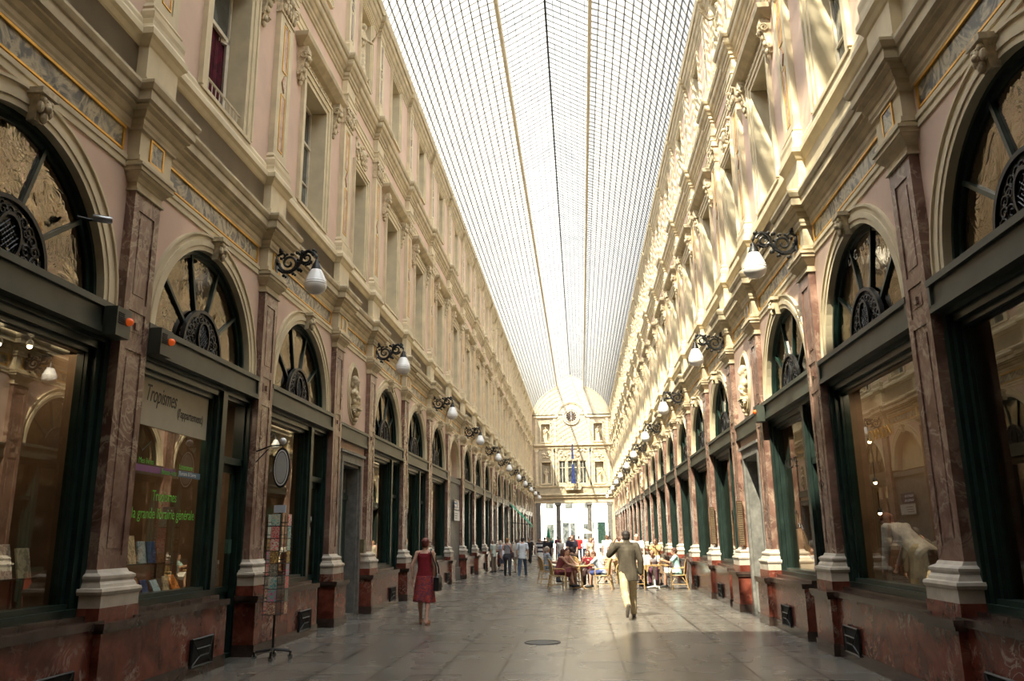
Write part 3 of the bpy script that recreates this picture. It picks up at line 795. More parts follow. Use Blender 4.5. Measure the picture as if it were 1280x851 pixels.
for side in (-1, 1):
    sn = 'left' if side < 0 else 'right'
    for i, (a, b, g) in enumerate(BAY):
        if i == 0: continue
        c = (a+b)/2; k = i-1; oname = ORD[k]+' bay from the camera'
        special = side < 0 and i == 2
        if g == 'w':
            r = win_root(side, c, 'first-floor window under a hood, %s facade, %s' % (sn, oname))
            child('uf', lambda: u_frame(.64, 7.95, 10.5, .24), 'moulded_surround', 'cream', r)
            if not special:
                child('us', lambda: sash(.64, 7.95, 10.5), 'sash', 'wood', r); child('up', lambda: pane(-.64, .64, 7.95, 10.5, .64), 'pane', 'pane', r)
            child('uh', hood, 'hood', 'cream_dark', r); child('uc', consoles, 'scroll_consoles', 'carved', r, smooth=True)
            q = (.52, 13.15, 14.95)
        else:
            r = win_root(side, c, 'narrow first-floor window under a carved relief, %s facade, %s' % (sn, oname))
            child('nf', lambda: u_frame(.50, 7.95, 10.35, .17), 'moulded_surround', 'cream', r)
            child('ns', lambda: sash(.50, 7.95, 10.35), 'sash', 'wood', r); child('np', lambda: pane(-.5, .5, 7.95, 10.35, .64), 'pane', 'pane', r)
            child('nr', relief, 'carved_relief', 'carved', r, smooth=True)
            q = None
        if special:   # casement standing open, black sheet for the room's shade and crimson curtain behind
            def case():
                m = MB(); oh = .62; z0, z1 = 7.97, 10.48; f = .05
                m.w(-oh, -oh+f, .60, .65, z0, z1); m.w(oh-f, oh, .6, .65, z0, z1); m.w(-oh, oh, .6, .65, 9.5, 9.57); m.w(-oh, oh, .6, .65, z1-f, z1); m.w(-oh, oh, .6, .65, z0, z0+f)
                m.M = Matrix.Translation((-.6, oh-.05, 0)) @ Matrix.Rotation(radians(-28), 4, 'Z')
                m.box(-.03, .03, -.55, -.5, z0+.05, 9.5); m.box(-.03, .03, -.05, 0, z0+.05, 9.5); m.box(-.03, .03, -.55, 0, z0+.05, z0+.11); m.box(-.03, .03, -.55, 0, 9.44, 9.5)
                m.M = Matrix.Identity(4)
                for kx in range(9): m.tube([(-.34, -.5+.125*kx, 7.98), (-.34, -.5+.125*kx, 8.2)], .008, 5)
                m.tube([(-.34, -.62, 8.2), (-.34, .62, 8.2)], .02, 6); m.tube([(-.34, -.62, 8.0), (-.34, .62, 8.0)], .012, 6)
                return m
            child('case', case, 'open_casement', 'wood', r)
            child('caseg', lambda: pane(-.6, .6, 9.55, 10.45, .63), 'top_light', 'pane', r)
            child('caseb', lambda: pane(-.7, .7, 7.9, 10.5, .71), 'room_shade_sheet', 'shade_black', r)
            def curt():
                m = MB(); vs = []; n = 30
                for j in range(n+1):
                    y = .05+.55*j/n
                    vs += [(-.67-.02*sin(j*1.9), y, 8.0), (-.67-.02*sin(j*1.9), y, 10.45)]
                return m.add(vs, [(2*j, 2*j+2, 2*j+3, 2*j+1) for j in range(n)])
            cu = curt().build('curtain', M['curtain'], r)
        if q:
            r2 = win_root(side, c, 'small attic window under the roof, %s facade, %s' % (sn, oname))
            child('tf', lambda: u_frame(.52, 13.15, 14.95, .13), 'moulded_surround', 'cream', r2)
            child('ts', lambda: sash(.52, 13.15, 14.95, .55), 'sash', 'wood', r2); child('tp', lambda: pane(-.52, .52, 13.15, 14.95, .58), 'pane', 'pane', r2)
        else:
            r2 = S(win_root(side, c, 'attic statue niche, %s facade, %s' % (sn, oname)))
            child('sf', lambda: u_frame(.48, 13.05, 14.92, .12), 'niche_surround', 'cream', r2)
            child('sb', lambda: MB().w(-.5, .5, .62, .66, 13.0, 15.0), 'niche_back', 'carved', r2)
# ------------------------------------------------------------------ bracket lamps
def l_bracket():
    m = MB(); z = 6.24
    # x positive = out from the pilaster; origin at the wall block face (x = 0)
    def sc(cx, cz, r, turns, s, fl, rad, a0=0):
        pts = []; n = 26; rs = []
        for i in range(n+1):
            t = i/n; a = a0+turns*2*pi*t; q = r*(1-.82*t); pts.append((cx+s*q*cos(a), 0, cz+fl*q*sin(a))); rs.append(rad*(1-.3*t))
        m.tube(pts, rs, 7)
    sc(.22, 6.22, .17, 1.6, -1, -1, .026); sc(.52, 6.30, .13, 1.6, 1, 1, .024, .3)
    m.tube([(.05, 0, 6.12), (.12, 0, 6.06), (.24, 0, 6.05), (.36, 0, 6.13), (.42, 0, 6.24), (.46, 0, 6.36), (.56, 0, 6.43), (.66, 0, 6.38), (.70, 0, 6.30)], [.03, .026, .025, .028, .03, .028, .026, .024, .02], 7)
    m.tube([(.02, 0, 6.36), (.10, 0, 6.40), (.16, 0, 6.36), (.12, 0, 6.30)], .022, 6)
    for cx, cz, r in ((.05, 6.45, .045), (.40, 6.10, .04), (.36, 6.40, .035), (.64, 6.43, .035), (.70, 6.24, .03), (.30, 6.03, .03), (.48, 6.20, .03), (.14, 6.0, .03), (.44, 6.42, .03)):
        m.ell((cx, 0, cz), (r, r*.7, r), 8, 6)
        m.ell((cx+.03, .02, cz-.02), (r*.7, r*.5, r*.8), 6, 5)
    rd = random.Random(5)
    for _ in range(26):
        a = rd.uniform(0, 2*pi); cx, cz, r = rd.choice(((.22, 6.22, .16), (.52, 6.30, .12)))
        m.ell((cx+r*cos(a), rd.uniform(-.015, .015), cz+r*sin(a)), (.024, .03, .024), 6, 5)
    return m
def l_plate():
    return MB().lathe([(.07, 0), (.075, .012), (.05, .03), (.03, .05)], 14, (0, 0, 6.24), 'x', 1.0, 1.0).box(0, .02, -.05, .05, 6.02, 6.46)
def l_cap():
    m = MB(); m.lathe([(.012, 6.36), (.02, 6.34), (.012, 6.32), (.012, 6.29), (.022, 6.28), (.03, 6.25), (.06, 6.19), (.085, 6.13), (.092, 6.11), (.088, 6.10)], 18, (.70, 0, -.02)); return m
def l_globe():
    prof = [(.02, 6.12), (.088, 6.10), (.115, 6.05), (.15, 5.97), (.178, 5.90), (.184, 5.885), (.178, 5.88), (.184, 5.865), (.188, 5.85), (.182, 5.84), (.186, 5.82), (.178, 5.78), (.15, 5.73), (.10, 5.695), (.03, 5.68), (.002, 5.679)]
    return MB().lathe(prof, 24, (.70, 0, -.02))
for side in (-1, 1):
    sn = 'left' if side < 0 else 'right'
    idx = 0
    for i, y in enumerate(PY):
        if i < 3 or (i-3) % 2: continue
        r = empty('bracket_lamp', (side*(W+.15), y, 0), 0 if side < 0 else pi)
        tag(r, 'black scroll bracket lamp with white opal globe, %s facade, %s from the camera' % (sn, ORD[idx]), 'lamp', 'bracket lamps of the %s facade' % sn); idx += 1
        for nm, fn, mt in (('wall_plate', l_plate, 'iron'), ('scroll_bracket', l_bracket, 'iron'), ('shade_cap', l_cap, 'iron'), ('globe', l_globe, 'opal')):
            child('L'+nm, fn, nm, mt, r, smooth=True)
SKY, SKYLO, SUN, EXPO = 6.2, 1.1, 21.0, 0.0
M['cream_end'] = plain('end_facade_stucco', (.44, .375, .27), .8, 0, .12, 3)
M['beam_cream'] = plain('painted_roof_beam', (.62, .57, .45), .7, 0, .1)
M['iron_roof'] = plain('roof_iron', (.13, .125, .115), .5, 0, .2)
# ------------------------------------------------------------------ floor, roof, far facade, street beyond
fl = MB(); fl.add([(-W-.6, -9, 0), (W+.6, -9, 0), (W+.6, YEND+2, 0), (-W-.6, YEND+2, 0)], [(0, 1, 2, 3)])
S(fl.build('floor', M['floor']))['label'] = 'grey stone paving of the arcade'
sf = MB().w(-9, YEND, .5, 3.4, 0, .02)
for side in (-1, 1):
    o = sf.build('shop_floor', M['dark_wood'], walls[side])
    if side > 0: o.scale = (1, -1, 1)
ceil = S(empty('ceiling')); ceil['label'] = 'iron and glass barrel roof with a raised ridge lantern'
XS, ZS, XB, ZB, ZR = W+.12, 15.85, 1.5, 18.5, 19.85
# circular arc from (XS,ZS) through (XB,ZB) whose centre lies on the axis
zc = (XS**2+ZS**2-XB**2-ZB**2)/(2*(ZS-ZB)); RR = sqrt(XS**2+(ZS-zc)**2)
def arcp(t):   # t 0..1 spring -> beam, returns x>0
    a0 = atan2(ZS-zc, XS); a1 = atan2(ZB-zc, XB); a = a0+(a1-a0)*t; return RR*cos(a), zc+RR*sin(a)
Y0R = .4
bars = MB(); n = 13; step = .34; ny = int((YEND-Y0R)/step)
vs = []; fs = []
for j in range(ny+1):
    y = Y0R+j*step; h = .019
    for s in (-1, 1):
        b = len(vs)
        for i in range(n+1):
            x, z = arcp(i/n); nx, nz = x/RR, (z-zc)/RR
            for dr in (-.02, .02):
                for dy in (-h, h): vs.append((s*(x+nx*dr), y+dy, z+nz*dr))
        for i in range(n):
            q = b+i*4; p = q+4
            fs += [(q, q+1, p+1, p), (q+2, p+2, p+3, q+3), (q, p, p+2, q+2), (q+1, q+3, p+3, p+1)]
bars.add(vs, fs)
def longi(mb, x, z, w, h):
    mb.box(x-w, x+w, Y0R, YEND, z-h, z+h)
for i in range(0, n):
    x, z = arcp(i/n)
    for s in (-1, 1): longi(bars, s*x, z, .018, .018)
bars.build('glazing_bars', M['iron_roof'] if 'iron_roof' in M else M['iron'], ceil)
gl = MB(); gv = []
for y in (Y0R, YEND):
    for s in (-1, 1):
        for i in range(n+1):
            x, z = arcp(i/n); gv.append((s*x, y, z+.03))
gf = []
for s in range(2):
    for i in range(n):
        a = s*(n+1)+i; c = a+2*(n+1); gf.append((a, a+1, c+1, c))
gl.add(gv, gf); gl.build('roof_glazing', M['roof_glass'], ceil, smooth='all')
# raised lantern along the ridge
lb = MB()
for j in range(ny+1):
    y = Y0R+j*step
    for s in (-1, 1):
        lb.tube([(s*1.62, y, 18.95), (0, y, ZR)], .022, 4)
        if j % 2 == 0: lb.tube([(s*XB, y, ZB), (s*1.56, y, 18.95)], .014, 4)
for k in range(1, 6):
    for s in (-1, 1): longi(lb, s*1.62*(1-k/6), 18.95+(ZR-18.95)*k/6, .009, .01)
for s in (-1, 1):
    for z in (18.66, 18.8, 18.95): longi(lb, s*(XB+(z-ZB)*.13), z, .012, .012)
lb.build('lantern_bars', M['iron_roof'], ceil)
lg = MB()
for s in (-1, 1): lg.add([(s*1.62, Y0R, 18.97), (s*1.62, YEND, 18.97), (0, YEND, ZR+.02), (0, Y0R, ZR+.02)], [(0, 1, 2, 3)])
lg.build('lantern_glazing', M['roof_glass'], ceil)
longm = MB(); longm.box(-.035, .035, Y0R, YEND, ZR-.06, ZR+.02); longm.build('ridge_beam', M['iron'], ceil)
for s in (-1, 1):
    m = MB(); m.box(s*XB-.055, s*XB+.055, Y0R, YEND, ZB-.06, ZB+.03); m.box(s*XB-.055, s*XB+.055, Y0R, YEND, ZB-.32, ZB-.25)
    y = Y0R; 
    while y < YEND-.6:
        m.tube([(s*XB, y, ZB-.27), (s*XB, y+.305, ZB-.03), (s*XB, y+.61, ZB-.27)], .014, 4); y += .61
    m.build('lattice_beam', M['beam_cream'], ceil)
# solid vault behind the camera, closing the arcade there
m = MB()
m.box(-W-.6, W+.6, -9, Y0R, 15.9, 20.2); m.box(-W-3, W+3, -9.2, -9, 0, 20)
m.build('solid_vault', M['cream'], ceil)
# low upstand where the glass meets the cornices
m = MB()
for s in (-1, 1): m.box(s*(W+.08), s*(W+.3), Y0R, YEND, 15.6, 15.88)
m.build('roof_gutter', M['cream_dark'], ceil)

# ------------------------------------------------------------------ far facade
E_ = YEND
wf = S(empty('wall_far', (0, E_, 0))); wf['label'] = 'end facade of the arcade with clock, niches and flag'
m = MB()
def fx(mb, x0, x1, z0, z1, y0=0, y1=.4): mb.box(x0, x1, y0, y1, z0, z1)
# wall with openings, built as blocks
fx(m, -4.8, -3.7, 0, 5.4); fx(m, 3.7, 4.8, 0, 5.4)
cols = [-4.8, -3.45, -2.45, -1.5, 1.5, 2.45, 3.45, 4.8]
for x0, x1 in ((-4.8, -3.45), (-2.45, -1.5), (1.5, 2.45), (3.45, 4.8)): fx(m, x0, x1, 5.4, 15.2)
for x0, x1 in ((-3.45, -2.45), (2.45, 3.45)):
    fx(m, x0, x1, 5.4, 7.5); fx(m, x0, x1, 9.85, 12.15); fx(m, x0, x1, 14.15, 15.2); fx(m, x0, x1, 7.4, 14.3, .38, .5)
fx(m, -1.5, 1.5, 5.4, 7.5); fx(m, -1.5, 1.5, 10.0, 15.2)
for x0, x1 in ((-.8, -.55), (.55, .8)): fx(m, x0, x1, 7.5, 10.0)
# lunette filling the vault
n2 = 24; vs = [(0, 0, 15.1)]; 
pts = [arcp(i/12) for i in range(13)]
outl = [(x, z) for x, z in pts]+[(1.62, 18.95), (0, ZR), (-1.62, 18.95)]+[(-x, z) for x, z in pts[::-1]]
outl = [(4.8, 15.1), (4.8, 15.85)]+outl+[(-4.8, 15.85), (-4.8, 15.1)]
m.add([(0, 0, 15.1)]+[(x, 0, z) for x, z in outl], [(0, i+1, i+2) for i in range(len(outl)-1)])
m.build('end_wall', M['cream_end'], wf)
m = MB()
for z, h, p in ((5.4, .12, .15), (5.95, .1, .2), (6.2, .18, .35), (11.7, .18, .3), (11.4, .08, .15), (14.85, .12, .2), (7.15, .12, .15)):
    if z == 14.85:
        m.box(-4.3, -1.7, -p, 0, z, z+h); m.box(1.7, 4.3, -p, 0, z, z+h)
    else: m.box(-4.3, 4.3, -p, 0, z, z+h); m.box(-4.3, 4.3, -p*.6, 0, z-.1, z)
for x in (-4.0, -2.1, -1.9, 1.9, 2.1, 4.0):
    m.box(x-.14, x+.14, -.12, 0, 7.3, 11.3); m.box(x-.19, x+.19, -.17, 0, 11.0, 11.3); m.box(x-.19, x+.19, -.17, 0, 7.27, 7.5)
    if abs(x) != 2.1: m.box(x-.13, x+.13, -.1, 0, 11.9, 14.8)
for sx in (-2.95, 2.95):
    for z0, z1 in ((7.5, 9.85), (12.15, 14.15)):
        for o0, o1 in ((.5, .62),):
            m.box(sx-o1, sx-o0, -.08, 0, z0-.1, z1+.1); m.box(sx+o0, sx+o1, -.08, 0, z0-.1, z1+.1); m.box(sx-o1, sx+o1, -.08, 0, z1, z1+.12); m.box(sx-o1, sx+o1, -.12, 0, z0-.12, z0)
m.build('mouldings', M['cream'], wf)
m = MB()
m.M = Matrix.Rotation(-pi/2, 4, 'Z')    # facade coordinates (-d, y) -> (x, depth)
m.arcband(0, 14.95, 1.62, 1.8, -.15, .0, 0, pi, 32); m.arcband(0, 14.95, 1.5, 1.62, -.08, .0, 0, pi, 32)
m.arcband(0, 14.95, .78, .95, -.16, 0, 0, 2*pi, 40)
rd = random.Random(4)
for k in range(30):
    a = 2*pi*k/30; m.ell((.1, .87*cos(a), 14.95+.87*sin(a)), (.05, .05, .05), 6, 5)
m.M = Matrix.Identity(4)
for s in (-1, 1):
    for k in range(14): m.ell((s*rd.uniform(2.5, 3.4), -.04, rd.uniform(10.3, 10.9)), (.11, .06, .09), 6, 5)
    for k in range(10): m.ell((s*rd.uniform(.2, 1.4), -.05, rd.uniform(10.5, 11.2)), (.13, .07, .12), 6, 5)
m.build('carved_ornament', M['cream'], wf, smooth=True)
# central window of the end facade
cw = S(empty('window_%d' % (wn[0]+1), (0, E_, 0))); wn[0] += 1; cw['label'] = 'three-light window above the balcony of the end facade'
m = MB()
for x0, x1 in ((-1.5, -.8), (-.55, .55), (.8, 1.5)):
    for xx in (x0, x1-.06, (x0+x1)/2-.03): m.box(xx, xx+.06, .12, .18, 7.5, 10)
    for z in (7.5, 9.2, 9.94): m.box(x0, x1, .12, .18, z, z+.06)
m.build('sash', M['wood'], cw); MB().add([(-1.5, .2, 7.5), (1.5, .2, 7.5), (1.5, .2, 10), (-1.5, .2, 10)], [(0, 1, 2, 3)]).build('pane', M['pane'], cw)
bal = tag(empty('balcony', (0, E_, 0)), 'small stone balcony with balusters on the end facade', 'balcony')
m = MB(); m.box(-.85, .85, -.65, 0, 6.75, 6.9); m.build('slab', M['cream'], bal)
m = MB(); m.box(-.85, .85, -.65, -.5, 7.5, 7.62); m.box(-.85, -.7, -.65, 0, 7.5, 7.62); m.box(.7, .85, -.65, 0, 7.5, 7.62)
for x in (-.8, .8): m.box(x-.08, x+.08, -.66, -.5, 6.9, 7.5)
m.build('rail', M['cream'], bal)
m = MB()
for k in range(9): m.lathe([(.04, 6.9), (.06, 7.0), (.075, 7.12), (.035, 7.3), (.05, 7.45), (.05, 7.5)], 8, (-.64+.16*k, -.58, 0))
m.build('balusters', M['cream'], bal, smooth=True)
# clock
ck = tag(empty('clock', (0, E_-.08, 14.95)), 'round clock with dark skeleton dial high on the end facade', 'clock')
m = MB(); m.M = Matrix.Rotation(pi/2, 4, 'X')
m.lathe([(.01, .02), (.60, .02), (.62, -.02), (.01, -.02)], 40); m.build('dial', cmat((.05, .03, .02), .5, .2, 'clock_dial'), ck)
m = MB(); m.M = Matrix.Rotation(pi/2, 4, 'X')
m.lathe([(.60, 0), (.60, .06), (.70, .06), (.72, 0)], 40); 
for k in range(12):
    a = 2*pi*k/12; m2 = Matrix.Rotation(pi/2, 4, 'X') @ Matrix.Rotation(a, 4, 'Z'); m.M = m2; m.box(-.016, .016, .42, .55, .02, .045)
m.M = Matrix.Rotation(pi/2, 4, 'X'); m.build('hour_ring', M['cream'], ck, smooth=True)
m = MB()
for a, L, w_ in ((radians(4), .5, .018), (radians(176), .34, .025)):
    m.M = Matrix.Rotation(pi/2, 4, 'X') @ Matrix.Rotation(a, 4, 'Z'); m.box(-w_, w_, -.08, L, .05, .07)
m.build('hands', M['white'], ck)
# flag on its pole
fp = tag(empty('flagpole', (0, E_-.7, 7.5)), 'slender pole with blue and pale flags leaning from the balcony of the end facade', 'flagpole')
m = MB(); m.tube([(0, 0, 0), (0, -.55, 5.6)], [.035, .02], 8); m.build('pole', M['white'], fp)
def cloth_strip(x0, z0, z1, w0, w1, mat, nm):
    m = MB(); vs = []; N = 14
    for i in range(N+1):
        t = i/N; z = z0+(z1-z0)*t; ww = w0+(w1-w0)*t
        for j in range(7):
            u = j/6-.5; vs.append((x0+u*ww, -.5+.08*sin(j*2.4+t*3), z))
    m.add(vs, [(i*7+j, i*7+j+1, i*7+j+8, i*7+j+7) for i in range(N) for j in range(6)]); return m.build(nm, mat, fp, smooth='all')
cloth_strip(0.02, 4.2, 2.6, .12, .28, cmat((.025, .04, .16), .8, .2), 'blue_flag')
cloth_strip(.05, 2.0, -.1, .22, .5, cmat((.02, .035, .15), .8, .3), 'lower_blue_flag')
# columns of the open end
for k, x in enumerate((-1.72, 1.69)):
    c = tag(empty('stone_column', (x, E_+.2, 0)), '%s grey stone column carrying the end facade' % ('left' if k == 0 else 'right'), 'column', 'columns of the open end')
    MB().lathe([(.36, 0), (.36, .3), (.32, .34), (.30, .42), (.27, .46)], 20).build('base', M['grey_stone'], c, smooth=True)
    MB().lathe([(.255, .44), (.26, 1.8), (.22, 4.85), (.22, 4.95)], 20).build('shaft', M['grey_stone'], c, smooth=True)
    MB().lathe([(.22, 4.93), (.27, 4.97), (.25, 5.0), (.34, 5.15)], 20).box(-.36, .36, -.36, .36, 5.15, 5.42).build('capital', M['grey_stone'], c, smooth=True)
for k, x in enumerate((-3.92, 3.92)):
    c = tag(MB().box(x-.28, x+.28, -.1, .5, 0, .4).box(x-.24, x+.24, -.06, .46, .4, 5.1).box(x-.28, x+.28, -.1, .5, 5.1, 5.42).build('stone_pier', M['grey_stone'], loc=(0, E_, 0)), 'square grey stone pier at the %s end of the open colonnade' % ('left' if k == 0 else 'right'), 'pier')
# street beyond
tag(MB().box(-40, 40, E_+.5, 140, -.15, -.01).build('street_pavement', cmat((.45, .43, .4), .8, .1, 'street_paving')), kind='structure')
bl = tag(empty('street_house', (0, 113, 0)), 'sunlit white street house seen through the open end', 'building')
m = MB()
ops = [(-3.0, .9), (-.6, .9), (1.3, 1.0)]
m.box(-14, 14, 0, .4, 0, 16); m.build('house_wall', M['far_stone'], bl)
m = MB(); m.box(-14, 14, -.25, 0, 3.9, 4.3); m.box(-14, 14, -.15, 0, 0, .8)
for x in (-4.6, -2.2, .2, 2.7, 5): m.box(x-.25, x+.25, -.12, 0, .8, 3.9)
m.build('mouldings', M['far_stone'], bl)
for x, w_, z0, z1, mt in ((-3.4, .45, .9, 3.4, 'pane'), (-1.3, .42, 0.1, 3.6, 'pane'), (-.35, .35, .9, 3.5, 'pane'), (3.15, .85, 0.1, 3.6, 'green'), (1.4, .35, .9, 3.4, 'pane'), (-3.4, .5, 5.5, 8, 'pane'), (-.8, .5, 5.5, 8, 'pane'), (1.8, .5, 5.5, 8, 'pane')):
    wd = MB().box(x-w_, x+w_, -.05, .02, z0, z1).build('window' if mt == 'pane' else 'shop_door', M[mt], bl)
    MB().box(x-w_-.1, x-w_, -.1, .02, z0, z1+.1).box(x+w_, x+w_+.1, -.1, .02, z0, z1+.1).box(x-w_, x+w_, -.1, .02, z1, z1+.1).build('surround', M['far_stone'], wd)
# plants and cafe umbrellas at the open end
for k, (x, y, s) in enumerate(((-2.7, 97, 1.0), (2.95, 96, 1.1))):
    t = tag(empty('potted_shrub', (x, y, 0)), '%s leafy potted shrub standing beyond the columns' % ('left' if k == 0 else 'right'), 'plant', 'potted shrubs beyond the columns')
    MB().lathe([(.2, 0), (.28, .45), (.3, .5), (.26, .5)], 14).build('pot', M['grey_stone'], t, smooth=True)
    m = MB(); rd = random.Random(k+9); m.tube([(0, 0, .4), (0, 0, 1.8*s)], .04, 6)
    for j in range(380):
        a = rd.uniform(0, 2*pi); ph = rd.uniform(-1, 1); q = rd.uniform(.4, 1)**.5*.75*s
        c = Vector((q*cos(a)*sqrt(1-ph*ph), q*sin(a)*sqrt(1-ph*ph), 1.9*s+q*ph*1.2)); d = Vector((rd.uniform(-1, 1), rd.uniform(-1, 1), rd.uniform(-.6, .6))).normalized()*.11; e = d.cross(Vector((0, .3, 1))).normalized()*.04
        m.add([c-d, c+e, c+d, c-e], [(0, 1, 2, 3)])
    m.build('foliage', cmat((.06, .16, .04), .6, .4, 'leaf'), t)
for k, (x, y, w_) in enumerate(((-2.75, 88.5, 1.0), (1.1, 84, .9))):
    u = tag(empty('folded_parasol' if k == 0 else 'cafe_parasol', (x, y, 0)), 'folded green cafe parasol near the open end' if k == 0 else 'pale cafe parasol opened near the open end', 'parasol')
    MB().tube([(0, 0, 0), (0, 0, 2.6)], .025, 8).build('pole', M['dark_wood'], u)
    MB().lathe([(.25, 0), (.25, .06), (.05, .1)], 16).build('base', M['iron'], u)
    if k == 0:
        MB().lathe([(.28, 1.5), (.22, 1.7), (.12, 2.2), (.02, 2.65)], 10).build('canopy', cmat((.02, .22, .12)), u)
    else: MB().lathe([(w_, 2.0), (w_*.5, 2.3), (.02, 2.5), (.01, 2.46), (w_*.5, 2.26)], 8).build('canopy', cmat((.55, .5, .4)), u)
# green awning on the left
aw = tag(empty('awning', (-W-.2, 61.3, 0)), 'green canvas awning let down over a shopfront on the left', 'awning')
m = MB()
m.add([(0, -1.7, 4.05), (0, 1.7, 4.05), (1.45, 1.7, 2.62), (1.45, -1.7, 2.62), (0, -1.7, 4.03), (0, 1.7, 4.03), (1.45, 1.7, 2.6), (1.45, -1.7, 2.6)], [(0, 1, 2, 3), (7, 6, 5, 4), (0, 3, 7, 4), (1, 5, 6, 2)])
m.add([(1.45, -1.7, 2.62), (1.45, 1.7, 2.62), (1.46, 1.7, 2.42), (1.46, -1.7, 2.42)], [(0, 1, 2, 3)])
m.build('canvas', cmat((.01, .28, .17), .7, .08, 'green_canvas'), aw)
m = MB()
for y in (-1.65, 1.65): m.tube([(0, y, 2.75), (1.45, y, 2.6)], .02, 6)
m.tube([(1.45, -1.7, 2.6), (1.45, 1.7, 2.6)], .025, 6); m.build('arms', M['iron'], aw)
# ------------------------------------------------------------------ light
world = bpy.data.worlds.new('w'); bpy.context.scene.world = world; world.use_nodes = True
nt = world.node_tree; nt.nodes.clear()
wo = nt.nodes.new('ShaderNodeOutputWorld'); bg = nt.nodes.new('ShaderNodeBackground')
bg.inputs[1].default_value = 1.0
tc = nt.nodes.new('ShaderNodeTexCoord'); dp = nt.nodes.new('ShaderNodeVectorMath'); dp.operation = 'DOT_PRODUCT'
dp.inputs[1].default_value = Vector((-.95, -2.25, 3.0)).normalized(); nt.links.new(tc.outputs['Generated'], dp.inputs[0])
mr = nt.nodes.new('ShaderNodeMapRange'); mr.interpolation_type = 'SMOOTHSTEP'
mr.inputs['From Min'].default_value = .12; mr.inputs['From Max'].default_value = .85; mr.inputs['To Min'].default_value = SKYLO; mr.inputs['To Max'].default_value = SKY
nt.links.new(dp.outputs['Value'], mr.inputs['Value'])
sc_ = nt.nodes.new('ShaderNodeVectorMath'); sc_.operation = 'SCALE'; sc_.inputs[0].default_value = (.93, .97, 1.0); nt.links.new(mr.outputs[0], sc_.inputs['Scale'])
nt.links.new(sc_.outputs[0], bg.inputs[0])   # brighter veil of light around the sun, paler towards the far end
nt.links.new(bg.outputs[0], wo.inputs[0])
sl = bpy.data.lights.new('sun', 'SUN'); sl.energy = SUN; sl.color = (1.0, .90, .68); sl.angle = radians(.6)
so = bpy.data.objects.new('sun', sl); COL.objects.link(so)
so.rotation_euler = Vector((-.95, -2.25, 3.0)).to_track_quat('Z', 'Y').to_euler()
so.location = (-5, -10, 30)
# ------------------------------------------------------------------ camera
cd = bpy.data.cameras.new('camera'); co = bpy.data.objects.new('camera', cd); COL.objects.link(co)
f_, pit, yaw, rol = 1018.39, .2379, .0794, -.0120
cd.sensor_fit = 'HORIZONTAL'; cd.sensor_width = 36; cd.lens = f_/1280*36; cd.clip_end = 400; cd.clip_start = .05
fw = Vector((-sin(yaw)*cos(pit), cos(yaw)*cos(pit), sin(pit))); r0 = Vector((cos(yaw), sin(yaw), 0)); u0 = r0.cross(fw)
r2 = cos(rol)*r0+sin(rol)*u0; u2 = -sin(rol)*r0+cos(rol)*u0
mt = Matrix((( r2.x, u2.x, -fw.x, .694), (r2.y, u2.y, -fw.y, 0), (r2.z, u2.z, -fw.z, 1.65), (0, 0, 0, 1)))
co.matrix_world = mt
sc = bpy.context.scene; sc.camera = co
sc.view_settings.view_transform = 'Standard'; sc.view_settings.look = 'None'; sc.view_settings.exposure = EXPO; sc.view_settings.gamma = 1.0
sc.cycles.max_bounces = 7; sc.cycles.diffuse_bounces = 4; sc.cycles.glossy_bounces = 3; sc.cycles.transmission_bounces = 3; sc.cycles.transparent_max_bounces = 12
sc.cycles.use_denoising = True; sc.cycles.sample_clamp_indirect = 8; sc.cycles.caustics_reflective = False; sc.cycles.caustics_refractive = False
sc.cycles.use_adaptive_sampling = True
